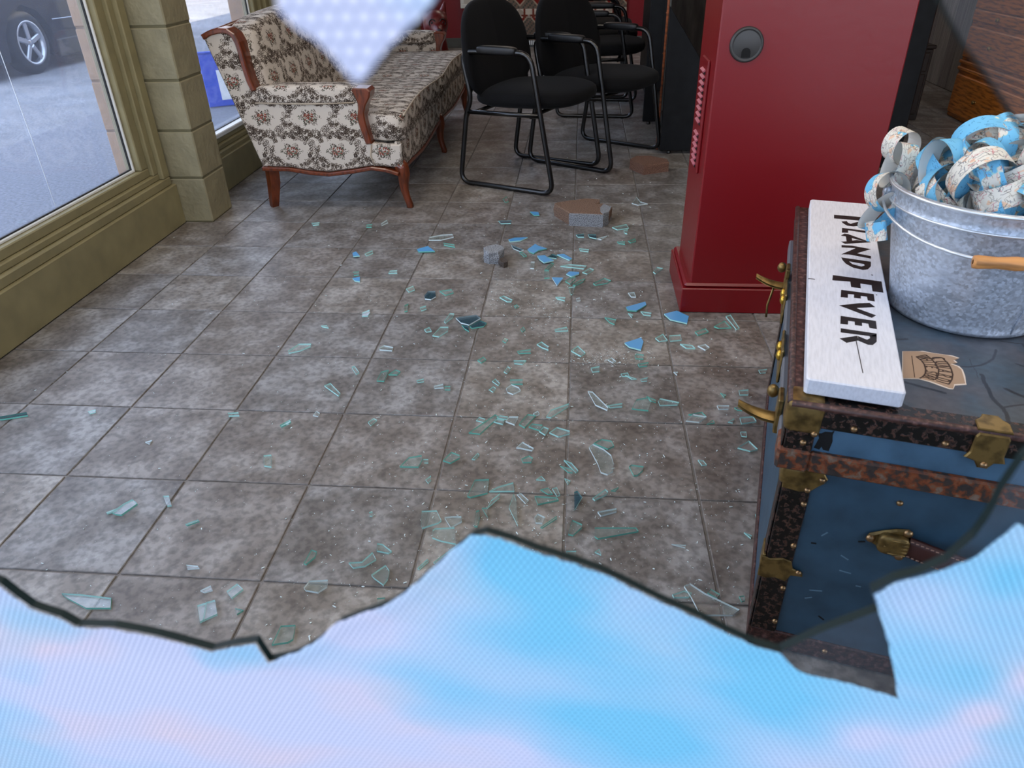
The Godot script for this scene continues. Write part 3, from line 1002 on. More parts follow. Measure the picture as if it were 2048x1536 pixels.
func make_pane_pieces() -> void:
	var low := [0, 1167, 28, 1189, 63, 1214, 82, 1221, 120, 1233, 152, 1251, 228, 1254, 272, 1262, 316, 1271, 424, 1300, 468, 1290, 513, 1284, 525, 1303, 538, 1322, 570, 1317, 602, 1307, 647, 1278, 682, 1246, 726, 1230, 780, 1211, 821, 1183, 863, 1145, 916, 1097, 948, 1072, 973, 1066, 1027, 1082, 1075, 1101, 1138, 1120, 1201, 1142, 1248, 1164, 1320, 1200, 1400, 1235, 1454, 1264, 1511, 1289, 1561, 1303]
	var mid_film := [1561, 1303, 1577, 1321, 1602, 1340, 1669, 1355, 1748, 1378, 1795, 1393, 1776, 1283, 1757, 1226, 1745, 1184, 1792, 1159, 1843, 1147, 1894, 1131, 1954, 1105, 1995, 1071, 2030, 1042, 2048, 1050, 2090, 1030]
	var clear_edge := [1561, 1303, 1640, 1266, 1757, 1222, 1745, 1184, 1792, 1159, 1843, 1146, 1896, 1122, 1951, 1073, 1975, 1040, 1993, 1008, 2007, 979, 2048, 918, 2110, 860]
	var glass := glass_piece("broken_window_pane", "jagged lower part of the smashed front pane covered with sky blue cloud film", pane_points(low + clear_edge.slice(2), [0.88, 1.05, 0.88, 0.252, -0.745, 0.252, -0.75, 1.0, -0.35, 0.92]))
	part(glass, "printed_film", film_mesh(pane_points(ragged(overhang(low), 2.0) + ragged(mid_film, 2.0).slice(2), [0.5, 0.93, 0.88, 0.96, 0.88, 0.26, -0.74, 0.26, -0.74, 0.99, -0.35, 0.915]), GLASS_Z + 0.0012), M.film_print, Vector3.ZERO, "perforated film printed with blue sky and white clouds")
	var tip := [561, -20, 561, 17, 595, 54, 635, 78, 663, 104, 700, 150, 719, 166, 738, 150, 776, 96, 833, 44, 867, 4, 890, -40]
	# it still hangs from the top of the frame and has swung out towards the street
	var lean := Transform3D(Basis(Vector3.RIGHT, -atan(0.085 / 1.34)), Vector3(0, 2.44, GLASS_Z))
	var on_lean := func(px: Array, extra: Array) -> PackedVector2Array:
		var pts := PackedVector2Array()
		var hinge := lean.origin
		for k in range(0, px.size(), 2):
			var d := ray(px[k], px[k + 1])
			var n := lean.basis.z
			var q := lean.affine_inverse() * (EYE + d * ((hinge - EYE).dot(n) / d.dot(n)))
			pts.append(Vector2(q.x, q.y))
		pts.append_array(pv(extra))
		return pts
	var up := thing("hanging_glass_shard", "pointed shard of filmed glass hanging down in front of the settee", "window pane", lean.origin)
	up.basis = lean.basis
	var faces := start()
	var edges := start()
	slab(faces, on_lean.call(tip, [0.08, -1.14, 0.0, -0.02, -0.70, -0.02, -0.70, -1.0]), 0.004, Transform3D(Basis(), Vector3(0, 0, -0.004)), 0.0, edges)
	part(up, "glass", done(faces), M.front_glass)
	part(up, "broken_edge", done(edges), M.pane_edge)
	var hung: PackedVector2Array = on_lean.call(ragged(tip, 1.5), [0.078, -1.14, -0.003, -0.025, -0.695, -0.025, -0.695, -1.0])
	for k in hung.size():
		hung[k] += Vector2(0, 2.44)
	part(up, "printed_film", film_mesh(hung, 0.0012), M.film_print, Vector3(0, -2.44, 0), "lilac grey cloud print on perforated film")
	var right := [1868, -40, 1893, 20, 1925, 80, 1962, 130, 2000, 185, 2048, 262, 2100, 330]
	glass_piece("clear_glass_shard", "clear jagged glass standing in the frame in front of the oak drawers", pane_points(right, [0.88, 1.08, 0.88, 2.44, 0.16, 2.44, 0.105, 1.30]))
# ---------------------------------------------------------------- red column
func make_red_column() -> void:
	var t := thing("red_column", "square dark red painted column with a round black cable cover", "column", Vector3(0.645, 0, -2.45))
	part(t, "shaft", span_mesh(Vector3(-0.260, 0.0, -0.165), Vector3(0.260, 2.798, 0.150), 0.004), M.red_paint)
	# plinth with a rounded top edge, on all four sides
	var st := start()
	span(st, Vector3(-0.287, 0.0, -0.192), Vector3(0.287, 0.088, 0.166), 0.003)
	span(st, Vector3(-0.280, 0.088, -0.185), Vector3(0.280, 0.103, 0.160), 0.007)
	part(t, "plinth", done(st), M.red_paint)
	var c := at_depth(1493, 89, -2.30) - t.position
	var disc := start(true)
	lathe(disc, [Vector2(0.0, 0.008), Vector2(0.036, 0.008), Vector2(0.0385, 0.007), Vector2(0.039, 0.009), Vector2(0.0445, 0.008), Vector2(0.047, 0.002), Vector2(0.047, 0.0)], 40, Vector3.ZERO, Basis(Vector3.RIGHT, PI / 2))
	var g0 := part(t, "cable_cover", done(disc), M.plastic_grey, Vector3(c.x, c.y, 0.150))
	var slot := PackedVector2Array()
	for k in 13:
		var a := PI * k / 12.0
		slot.append(Vector2(cos(a) * 0.0125, sin(a) * 0.0125 - 0.020))
	slot.append(Vector2(-0.0125, -0.033))
	slot.append(Vector2(0.0125, -0.033))
	part(g0, "cable_slot", slab_mesh(slot, 0.0016, Transform3D(Basis(), Vector3(0, 0, 0.0075))), M.hole)
	# slotted vent strip on the side facing the settee
	var v := part(t, "vent_strip", span_mesh(Vector3(-0.268, 0.44, -0.062), Vector3(-0.259, 0.775, 0.062), 0.003), M.red_paint)
	var slat := start()
	box(slat, Vector3.ZERO, Vector3(0.010, 0.006, 0.060), 0.001, Basis(Vector3.BACK, 0.6))
	var sm := done(slat)
	mat("vent_highlight", Color(0.72, 0.40, 0.44), 0.4)  # pale pink puts the highlights on the slats into their colour
	var gap := box_mesh(Vector3(0.002, 0.010, 0.060))
	for k in 15:
		var y := 0.735 - k * 0.0185 - (0.02 if k > 8 else 0.0)
		part(v, "vent_slot", gap, M.hole, Vector3(-0.2682, y, 0.0))
		part(v, "vent_slat", sm, M.vent_highlight, Vector3(-0.2715, y + 0.006, 0.0))

# ---------------------------------------------------------------- steamer trunk
const TRUNK_AT := Vector3(0.318, 0.0, -0.917)
const TRUNK_W := 0.545
const TRUNK_L := 0.905
const TRUNK_H := 0.525
const TRUNK_TURN := -0.245
func trunk_local(p: Vector3) -> Vector3:
	return Basis(Vector3.UP, TRUNK_TURN).inverse() * (p - TRUNK_AT)
func scallop(wide: float, high: float, lobes: int) -> PackedVector2Array:
	# brass plate: straight at the top, with pointed lobes below
	var out := PackedVector2Array()
	out.append(Vector2(-wide / 2, high * 0.45))
	out.append(Vector2(wide / 2, high * 0.45))
	out.append(Vector2(wide * 0.46, 0.0))
	for k in range(0, 17):
		var u := 1.0 - k / 16.0
		out.append(Vector2((u - 0.5) * wide * 0.92, -high * 0.18 - high * 0.37 * pow(absf(sin(u * PI * lobes * 0.5 + (0.0 if lobes % 2 else PI / 2))), 1.6)))
	out.append(Vector2(-wide * 0.46, 0.0))
	return out
func make_trunk() -> void:
	var t := thing("steamer_trunk", "old blue steamer trunk with worn leather edges and brass corners", "trunk", TRUNK_AT, TRUNK_TURN)
	var w := TRUNK_W
	var l := TRUNK_L
	var h := TRUNK_H
	var i := 0.012
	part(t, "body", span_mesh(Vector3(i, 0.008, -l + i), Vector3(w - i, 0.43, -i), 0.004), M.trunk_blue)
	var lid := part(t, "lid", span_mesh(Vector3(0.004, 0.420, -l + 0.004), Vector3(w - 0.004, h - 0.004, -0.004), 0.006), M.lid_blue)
	# worn canvas top, with the scratches and chalk lines drawn on it
	part(lid, "canvas_top", span_mesh(Vector3(0.03, h - 0.006, -l + 0.03), Vector3(w - 0.03, h - 0.001, -0.03)), trunk_top_material())
	# leather binding along every edge: an L-shaped strip, worn to brown on the fold
	var bind := func(a: Vector3, b: Vector3, n1: Vector3, n2: Vector3, wide: float, m: Material, called: String) -> void:
		var st := start()
		var thick := 0.0035
		for n in [[n1, n2], [n2, n1]]:
			var lo: Vector3 = a
			var hi: Vector3 = b + n[0] * thick - n[1] * wide
			var c := (lo + hi) / 2.0
			box(st, c, (hi - lo).abs(), 0.0015)
		part(t, called, done(st), m)
	var L := Vector3.LEFT
	var R := Vector3.RIGHT
	var U := Vector3.UP
	var F := Vector3.BACK
	var B := Vector3.FORWARD
	bind.call(Vector3(0.0, h, 0.0), Vector3(w, h, 0.0), U, F, 0.034, M.leather_black, "leather_edge")
	bind.call(Vector3(0.0, h, -0.0), Vector3(0.0, h, -l), U, L, 0.034, M.leather_brown, "leather_edge")
	bind.call(Vector3(0.0, h, -l), Vector3(w, h, -l), U, B, 0.034, M.leather_brown, "leather_edge")
	bind.call(Vector3(w, h, 0.0), Vector3(w, h, -l), U, R, 0.034, M.leather_brown, "leather_edge")
	# brown worn fold on top of the black front edge
	part(t, "worn_fold", tube_mesh([Vector3(0.0, h + 0.001, 0.001), Vector3(w * 0.5, h + 0.0025, 0.003), Vector3(w, h + 0.001, 0.001)], 0.006, 8), M.leather_brown)
	part(t, "worn_fold", tube_mesh([Vector3(-0.001, h + 0.001, 0.0), Vector3(-0.002, h + 0.0015, -l * 0.5), Vector3(-0.001, h + 0.001, -l)], 0.0055, 8), M.leather_brown)
	for x in [0.0, w]:
		var n: Vector3 = L if x == 0.0 else R
		bind.call(Vector3(x, h - 0.03, -0.0), Vector3(x, 0.44, -0.0), F, n, 0.040, M.leather_black, "leather_edge")
	# lower corners of the body
	bind.call(Vector3(i, 0.0, -i), Vector3(i, 0.412, -i), F, L, 0.042, M.leather_black, "leather_edge")
	bind.call(Vector3(w - i, 0.0, -i), Vector3(w - i, 0.412, -i), F, R, 0.042, M.leather_black, "leather_edge")
	bind.call(Vector3(i, 0.008, -l + i), Vector3(i, 0.412, -l + i), B, L, 0.042, M.leather_black, "leather_edge")
	part(t, "leather_edge", span_mesh(Vector3(i, 0.004, -i - 0.002), Vector3(w - i, 0.045, -i + 0.004), 0.002), M.leather_brown)
	part(t, "leather_edge", span_mesh(Vector3(i - 0.004, 0.004, -l + i), Vector3(i + 0.002, 0.045, -i), 0.002), M.leather_brown)
	# rusty rail at the mouth of the lid, front and side, with a joint at the corner
	part(t, "iron_rail", span_mesh(Vector3(0.040, 0.412, -0.006), Vector3(w, 0.447, 0.006), 0.003), M.rust_rail)
	part(t, "iron_rail", span_mesh(Vector3(-0.006, 0.415, -l), Vector3(0.006, 0.444, -0.05), 0.003), M.frame_grey)
	part(t, "rail_corner", span_mesh(Vector3(-0.007, 0.410, -0.05), Vector3(0.040, 0.449, 0.007), 0.004), M.rust_rail)
	# brass: corner caps, clamps, studs
	var cap := start(true)
	pad(cap, Vector3(0.020, h - 0.020, -0.020), Vector3(0.027, 0.027, 0.027), 0.35)
	var brc := part(t, "brass_corner", done(cap), M.brass)
	part(brc, "plate", slab_mesh(scallop(0.044, 0.044, 2), 0.004, Transform3D(Basis(), Vector3(0.024, h - 0.020, 0.002)), 0.0015), M.brass)
	var cap2 := start(true)
	pad(cap2, Vector3(i + 0.014, 0.390, -i - 0.014), Vector3(0.021, 0.018, 0.021), 0.35)
	var brd := part(t, "brass_corner", done(cap2), M.brass)
	part(brd, "plate", slab_mesh(pv([-0.03, 0.018, 0.03, 0.018, 0.030, 0.014, 0.036, 0.005, 0.032, -0.004, 0.026, -0.010, 0.016, -0.022, 0.0, -0.027, -0.026, -0.024]), 0.004, Transform3D(Basis(), Vector3(i + 0.026, 0.390, -i + 0.002)), 0.0015), M.brass)
	var brf := part(t, "brass_corner", slab_mesh(pv([-0.034, 0.022, -0.02, 0.018, 0.0, 0.024, 0.014, 0.021, 0.018, 0.006, 0.034, 0.0, 0.036, -0.008, 0.018, -0.010, 0.012, -0.026, -0.006, -0.022, -0.022, -0.028, -0.034, -0.024]), 0.004, Transform3D(Basis(), Vector3(i + 0.026, 0.196, -i + 0.002)), 0.0015), M.brass)
	part(brf, "plate", span_mesh(Vector3(i - 0.006, 0.172, -0.05), Vector3(i - 0.001, 0.220, -0.008), 0.0015), M.brass)
	var clamp := part(t, "brass_clamp", slab_mesh(pv([-0.021, 0.024, -0.018, 0.030, 0.018, 0.030, 0.021, 0.024, 0.021, -0.004, 0.025, -0.014, 0.012, -0.016, 0.006, -0.026, -0.006, -0.026, -0.012, -0.016, -0.026, -0.012, -0.021, -0.002]), 0.006, Transform3D(Basis(), Vector3(0.256, h - 0.026, 0.0045)), 0.002), M.brass)
	part(clamp, "top_plate", slab_mesh(pv([-0.021, 0, 0.021, 0, 0.021, 0.022, 0.014, 0.030, 0.010, 0.040, -0.010, 0.040, -0.014, 0.030, -0.021, 0.022]), 0.004, Transform3D(Basis(Vector3.RIGHT, -PI / 2), Vector3(0.256, h + 0.0066, 0.008)), 0.0012), M.brass)
	var stud := start(true)
	lathe(stud, [Vector2(0.0, 0.005), Vector2(0.004, 0.0044), Vector2(0.0065, 0.002), Vector2(0.007, 0.0)], 14, Vector3.ZERO, Basis(Vector3.RIGHT, PI / 2))
	var sm := done(stud)
	for p in [[0.088, 0.500, 0.0035], [0.205, 0.500, 0.0035], [0.300, 0.500, 0.0035], [0.40, 0.500, 0.0035], [0.026, 0.463, 0.0035], [0.049, 0.340, -0.0085], [0.049, 0.251, -0.0085], [0.049, 0.153, -0.0085], [0.049, 0.070, -0.0085], [0.179, 0.373, -0.012], [0.14, 0.025, -0.0085], [0.30, 0.025, -0.0085], [0.256, 0.480, 0.010], [0.038, 0.482, 0.0055], [0.066, 0.394, -0.006], [0.049, 0.370, -0.006], [0.066, 0.197, -0.006]]:
		part(t, "stud", sm, M.stud, Vector3(p[0], p[1], p[2])).scale = Vector3(0.72, 0.72, 0.9)
	# carrying handle: ribbed brass shield and a stitched leather strap
	var hc := Vector3(0.176, 0.300, -0.012)
	var sh := part(t, "handle_shield", slab_mesh(pv([-0.028, 0.0, -0.025, 0.008, -0.006, 0.019, 0.010, 0.026, 0.026, 0.029, 0.032, 0.024, 0.034, 0.0, 0.033, -0.022, 0.028, -0.029, 0.016, -0.029, -0.006, -0.017, -0.024, -0.007]), 0.007, Transform3D(Basis(), hc), 0.003), M.brass)
	var boss := start(true)
	pad(boss, Vector3(0.010, 0.0, 0.009) + hc, Vector3(0.023, 0.019, 0.010), 0.6)
	part(sh, "boss", done(boss), M.brass)
	for k in 5:
		var y := (k - 2) * 0.0065
		part(sh, "rib", tube_mesh([hc + Vector3(-0.004 + absf(k - 2) * 0.004, y, 0.0175), hc + Vector3(0.029, y, 0.0175)], 0.0014, 6), M.brass)
	for p in [Vector2(-0.022, 0.0), Vector2(0.026, 0.023), Vector2(0.024, -0.025)]:
		part(sh, "rivet", sm, M.stud, hc + Vector3(p.x, p.y, 0.006))
	var strap := start(true)
	sheet(strap, 20, 4, func(u: float, v: float) -> Vector3: return hc + Vector3(0.030 + u * 0.215, (v - 0.5) * 0.036 + sin(u * PI) * 0.003, 0.012 + sin(u * PI) * 0.030 + sin(v * PI) * 0.003))
	sheet(strap, 20, 4, func(u: float, v: float) -> Vector3: return hc + Vector3(0.030 + u * 0.215, (0.5 - v) * 0.036 + sin(u * PI) * 0.003, 0.006 + sin(u * PI) * 0.030))
	for e in [0.5, -0.5]:
		sheet(strap, 20, 1, func(u: float, v: float) -> Vector3: return hc + Vector3(0.030 + u * 0.215, e * 0.036 + sin(u * PI) * 0.003, (0.006 if (v > 0.5) == (e > 0.0) else 0.012) + sin(u * PI) * 0.030))
	var hs := part(t, "handle_strap", done(strap), M.strap)
	var thread := start()
	for e in [0.0148, -0.0148]:
		for k in 34:
			var u := (k + 0.5) / 34.0
			box(thread, hc + Vector3(0.030 + u * 0.215, e + sin(u * PI) * 0.003, 0.0135 + sin(u * PI) * 0.030), Vector3(0.0042, 0.0012, 0.0016))
	part(hs, "stitching", done(thread), M.stitch)
	# bare patch where the blue has flaked off the lid front
	part(t, "flaked_patch", slab_mesh(pv([0, 0.002, 0.004, 0.020, 0.001, 0.028, 0.006, 0.029, 0.010, 0.033, 0.019, 0.034, 0.022, 0.038, 0.021, 0.029, 0.023, 0.018, 0.021, 0.0, 0.013, 0.001, 0.010, 0.006, 0.008, 0.0]), 0.0006, Transform3D(Basis(), Vector3(0.043, 0.450, -0.0042))), M.bare_black)
	var scuffs := start()
	for p in [[0.09, 0.285, 0.012, 0.9], [0.128, 0.245, 0.014, -0.5], [0.135, 0.215, 0.018, -0.1], [0.10, 0.16, 0.02, 0.2], [0.092, 0.14, 0.012, 0.5], [0.16, 0.19, 0.008, 0.0]]:
		box(scuffs, Vector3(p[0], p[1], -0.0118), Vector3(p[2], 0.0022, 0.0006), 0.0, Basis(Vector3.BACK, p[3]))
	var sc := part(t, "scuff_marks", done(scuffs), mat("scuff", Color(0.38, 0.50, 0.57), 0.6))
	sc.set_meta("kind", "stuff")
	var nicks := start()
	for p in [[0.078, 0.262, 0.008, 0.1], [0.145, 0.285, 0.010, 0.3], [0.245, 0.300, 0.007, -0.3], [0.165, 0.11, 0.006, 0.6], [0.12, 0.10, 0.012, -0.6]]:
		box(nicks, Vector3(p[0], p[1], -0.0117), Vector3(p[2], 0.0028, 0.0006), 0.0, Basis(Vector3.BACK, p[3]))
	var nk := part(t, "nicks", done(nicks), M.bare_black)
	nk.set_meta("kind", "stuff")
	# clasps down the long side: two raised hasps and two lock plates
	for k in 2:
		var z: float = [-0.115, -0.660][k]
		var hb := part(t, "clasp", span_mesh(Vector3(-0.012, 0.405, z - 0.022), Vector3(-0.003, 0.470, z + 0.022), 0.002), M.brass)
		var knob := start(true)
		ball(knob, Vector3(-0.020, 0.455, z - 0.03), Vector3(0.010, 0.012, 0.010))
		part(hb, "knob", done(knob), M.brass)
		var flap := start(true)
		sheet(flap, 8, 6, func(u: float, v: float) -> Vector3: return Vector3(-0.010 - u * 0.062, 0.425 + u * u * 0.016 + 0.006 * sin(v * PI), z + (v - 0.5) * 0.030 * (1.0 - 0.55 * u * u)))
		sheet(flap, 8, 6, func(u: float, v: float) -> Vector3: return Vector3(-0.010 - u * 0.062, 0.420 + u * u * 0.016 + 0.006 * sin(v * PI), z - (v - 0.5) * 0.030 * (1.0 - 0.55 * u * u)))
		part(hb, "hasp", done(flap), M.brass)
		if k == 1:
			part(hb, "hook", tube_mesh([Vector3(-0.030, 0.422, z), Vector3(-0.038, 0.375, z + 0.004), Vector3(-0.036, 0.345, z + 0.004)], 0.0028, 6), M.brass)
	for k in 2:
		var z: float = [-0.335, -0.585][k]
		var lp := part(t, "lock_plate", span_mesh(Vector3(-0.010, 0.385, z - 0.045), Vector3(-0.004, 0.455, z + 0.045), 0.003), M.brass)
		for e in [-0.016, 0.018]:
			var dome := start(true)
			ball(dome, Vector3(-0.011, 0.432, z + e), Vector3(0.007, 0.011, 0.011))
			part(lp, "dome", done(dome), M.brass_bright)
	# torn luggage label
	make_luggage_label(t)

func trunk_top_material() -> StandardMaterial3D:
	var w := 512
	var h := 896
	var im := Image.create(w, h, false, Image.FORMAT_RGB8)
	var n := noise(FastNoiseLite.TYPE_SIMPLEX_SMOOTH, 0.008, 701, 4)
	var f := noise(FastNoiseLite.TYPE_SIMPLEX_SMOOTH, 0.05, 702, 3)
	for y in h:
		for x in w:
			var v := n.get_noise_2d(x, y)
			var c := Color(0.27, 0.30, 0.325).lerp(Color(0.33, 0.325, 0.34), clampf(v * 1.5 + 0.4, 0, 1))
			c = c.lerp(Color(0.24, 0.31, 0.36), clampf(n.get_noise_2d(x + 500, y) * 1.6, 0, 1))
			im.set_pixel(x, y, c * (0.93 + 0.12 * f.get_noise_2d(x, y)))
	var r := RandomNumberGenerator.new()
	r.seed = 703
	var stroke := func(x: float, y: float, a: float, long: int, wide: int, c: Color, curl: float) -> void:
		for s in long:
			a += r.randf_range(-0.06, 0.06) + curl
			x += cos(a)
			y += sin(a)
			for i in range(-wide, wide + 1):
				for j in range(-wide, wide + 1):
					var px := int(x) + i
					var py := int(y) + j
					if px >= 0 and py >= 0 and px < w and py < h:
						im.set_pixel(px, py, im.get_pixel(px, py).lerp(c, 0.65))
	for k in 60:
		stroke.call(r.randf() * w, r.randf() * h, r.randf_range(-0.6, 0.6) + (PI / 2 if r.randf() < 0.6 else 0.0), r.randi_range(15, 120), r.randi_range(0, 1), Color(0.12, 0.12, 0.135), r.randf_range(-0.008, 0.008))
	for k in 14:
		stroke.call(r.randf() * w, r.randf_range(0.5, 1.0) * h, r.randf() * TAU, r.randi_range(60, 160), 2, Color(0.10, 0.105, 0.12), r.randf_range(-0.006, 0.006))
	var m := mat("trunk_top", Color.WHITE, 0.40)
	m.albedo_texture = ImageTexture.create_from_image(im)
	world_map(m, 1.0, true)
	m.uv1_scale = Vector3(1.0 / 0.55, 1.0, 1.0 / 0.91)
	return m

func make_luggage_label(t: Node3D) -> void:
	var h := TRUNK_H - 0.001
	# pixels of the torn outline, put on the trunk's top
	var px := [1806, 704, 1838, 704, 1848, 705, 1868, 708, 1890, 711, 1904, 714, 1916, 718, 1906, 722, 1912, 727, 1900, 729, 1914, 734, 1922, 740, 1926, 752, 1929, 764, 1930, 768, 1908, 769, 1906, 778, 1898, 777, 1880, 770, 1860, 763, 1838, 758, 1806, 757]
	var flat := Transform3D(Basis(Vector3.RIGHT, -PI / 2), Vector3(0, h, 0))
	var on := func(x: float, y: float) -> Vector2:
		var p := trunk_local(at_height(x, y, h))
		return Vector2(p.x, -p.z)
	var out := PackedVector2Array()
	for k in range(0, px.size(), 2):
		out.append(on.call(px[k], px[k + 1]))
	var grow := PackedVector2Array()
	var c := Vector2.ZERO
	for p in out:
		c += p / out.size()
	for p in out:
		grow.append(p + (p - c).normalized() * 0.003 * (0.4 + rng.randf()))
	var base := part(t, "luggage_label", slab_mesh(grow, 0.0008, flat), M.kraft_torn, Vector3.ZERO, "torn brown paper luggage label with two curved lines of lettering")
	part(base, "paper", slab_mesh(out, 0.0012, flat), M.kraft)
	var line := func(pts: Array, wide: float) -> void:
		var path := []
		for k in range(0, pts.size(), 2):
			path.append(on.call(pts[k], pts[k + 1]))
		part(base, "printed_line", slab_mesh(strip(path, wide), 0.0016, flat), M.kraft_ink)
	line.call([1832, 715, 1842, 722, 1848, 730, 1851, 740, 1850, 749, 1845, 755, 1839, 758], 0.0022)
	line.call([1851, 711, 1862, 719, 1871, 729, 1877, 741, 1876, 752, 1870, 761], 0.0022)
	line.call([1884, 717, 1896, 729, 1902, 740, 1905, 751, 1903, 761, 1897, 770], 0.0022)
	line.call([1832, 715, 1851, 711], 0.0018)
	line.call([1864, 718, 1884, 717], 0.0018)
	line.call([1872, 763, 1897, 770], 0.0018)
	line.call([1823, 713, 1826, 735, 1829, 756], 0.001)
	var words := [["CUNARD", [Vector2(1877, 718), Vector2(1885, 727), Vector2(1889, 735), Vector2(1891, 744), Vector2(1890, 753), Vector2(1887, 761)], 0.020],
		["WHITE STAR", [Vector2(1849, 717), Vector2(1854, 721), Vector2(1859, 726), Vector2(1862, 731), Vector2(1864, 736), Vector2(1865, 741), Vector2(1864, 746), Vector2(1863, 750), Vector2(1861, 754), Vector2(1858, 758)], 0.017]]
	for wd in words:
		var text: String = wd[0]
		for k in text.length():
			if text[k] == " ":
				continue
			var p: Vector2 = on.call(wd[1][k].x, wd[1][k].y)
			var a: Vector2 = on.call(wd[1][maxi(k - 1, 0)].x, wd[1][maxi(k - 1, 0)].y)
			var b: Vector2 = on.call(wd[1][mini(k + 1, text.length() - 1)].x, wd[1][mini(k + 1, text.length() - 1)].y)
			var dir := (b - a).normalized()
			var tm := TextMesh.new()
			tm.text = text[k]
			tm.font_size = 64
			tm.pixel_size = wd[2] / 46.0
			tm.depth = 0.0005
			tm.curve_step = 4.0
			var letter := part(base, "letter", tm, M.kraft_ink, Vector3(p.x, h + 0.0014, -p.y))
			letter.basis = Basis(Vector3(dir.x, 0, -dir.y), Vector3(-dir.y, 0, -dir.x), Vector3.UP) * Basis.from_scale(Vector3(0.50, 1.0, 1.0))

# ---------------------------------------------------------------- painted board
func make_sign() -> void:
	var top := TRUNK_H + 0.0085 + 0.026
	var c := [at_height(1613, 757, top), at_height(1822, 787, top), at_height(1762, 412, top), at_height(1646, 398, top)]
	var t := thing("painted_sign_board", "white painted wooden board lettered ISLAND FEVER lying on the trunk", "sign board", Vector3(c[0].x, TRUNK_H + 0.0085, c[0].z), -0.255)
	var inv := t.transform.affine_inverse()
	var out := PackedVector2Array()
	for p in c:
		var q: Vector3 = inv * p
		out.append(Vector2(q.x, -q.z))
	# square the board up: one width, one length
	var wide := (out[1].x - out[0].x + out[2].x - out[3].x) / 2.0
	var long := (out[2].y + out[3].y) / 2.0
	var flat := Transform3D(Basis(Vector3.RIGHT, -PI / 2), Vector3.ZERO)
	part(t, "board", slab_mesh(pv([0.004, 0, wide - 0.004, 0, wide, 0.004, wide, long - 0.004, wide - 0.004, long, 0.004, long, 0, long - 0.004, 0, 0.004]), 0.026, flat, 0.002), M.board_white)
	var a := [1610.0, 390.0, 220.0 / 2048.0]
	var b := [1620.0, 530.0, 220.0 / 2048.0]
	var letters := [
		[a, [540, 370, 1330, 438, 1330, 505, 540, 435]],
		[a, [680, 495, 780, 490, 800, 520, 850, 540, 930, 515, 985, 575, 900, 585, 780, 570, 700, 520], [930, 515, 1050, 488, 1180, 520, 1225, 590, 1130, 588, 1100, 550, 1050, 545, 985, 575]],
		[a, [690, 615, 1220, 680, 1220, 722, 800, 657, 800, 705, 685, 700]],
		[a, [670, 755, 735, 722, 800, 730, 1225, 882, 1050, 850, 760, 772], [670, 870, 790, 866, 960, 842, 1225, 882, 745, 910], [760, 768, 870, 800, 880, 860, 775, 872]],
		[a, [680, 935, 870, 945, 1220, 1010, 955, 992, 680, 975], [680, 1105, 945, 992, 1220, 1010, 950, 1090, 820, 1108], [820, 1108, 950, 1085, 1225, 1140, 1225, 1185]],
		[a, [675, 1165, 1225, 1245, 1100, 1287, 815, 1235], [1225, 1245, 1225, 1330, 1170, 1385, 1112, 1315, 1100, 1287], [1170, 1385, 1080, 1395, 900, 1355, 880, 1290, 1050, 1335, 1112, 1315], [900, 1355, 760, 1280, 700, 1215, 675, 1165, 815, 1235, 880, 1290]],
		[b, [425, 190, 1330, 310, 1365, 515, 1165, 490, 1145, 375, 935, 345, 945, 435, 765, 410, 750, 310, 415, 285]],
		[b, [580, 465, 1185, 545, 1205, 680, 1075, 660, 1060, 590, 945, 575, 945, 625, 820, 610, 820, 550, 705, 540, 705, 610, 570, 600]],
		[b, [545, 755, 900, 715, 1110, 710, 1210, 785, 1000, 795, 860, 800, 900, 820, 1230, 940, 1150, 985, 900, 890]],
		[b, [570, 950, 1225, 1045, 1245, 1195, 1105, 1170, 1085, 1095, 965, 1075, 970, 1135, 835, 1120, 830, 1055, 710, 1040, 705, 1110, 565, 1095]],
		[b, [570, 1180, 1240, 1280, 1235, 1345, 1110, 1325, 570, 1255], [1240, 1290, 1240, 1430, 1120, 1365, 1110, 1325], [1240, 1430, 1170, 1490, 1080, 1485, 1060, 1395, 1120, 1365], [1080, 1485, 900, 1410, 890, 1325, 1060, 1395], [555, 1370, 880, 1320, 900, 1405, 680, 1450]]]
	for k in letters.size():
		var st := start()
		var from: Array = letters[k][0]
		for s in range(1, letters[k].size()):
			var poly := PackedVector2Array()
			var src: Array = letters[k][s]
			for i in range(0, src.size(), 2):
				var q: Vector3 = inv * at_height(from[0] + src[i] * from[2], from[1] + src[i + 1] * from[2], top)
				poly.append(Vector2(q.x, -q.z))
			slab(st, poly, 0.0006, flat * Transform3D(Basis(), Vector3(0, 0, 0.0258)))
		part(t, "letter", done(st), M.letter_paint)
	# checks and nail holes in the board
	var marks := start()
	for p in [[0.074, 0.09, 0.0012, 0.10, 0.05], [0.005, 0.37, 0.012, 0.0025, 0.0], [0.11, 0.42, 0.003, 0.003, 0.0], [0.112, 0.33, 0.002, 0.003, 0.0]]:
		box(marks, Vector3(p[0], 0.0261, -p[1]), Vector3(p[2], 0.0004, p[3]), 0.0, Basis(Vector3.UP, p[4]))
	var mk := part(t, "checks_in_wood", done(marks), M.letter_paint)
	mk.set_meta("kind", "stuff")

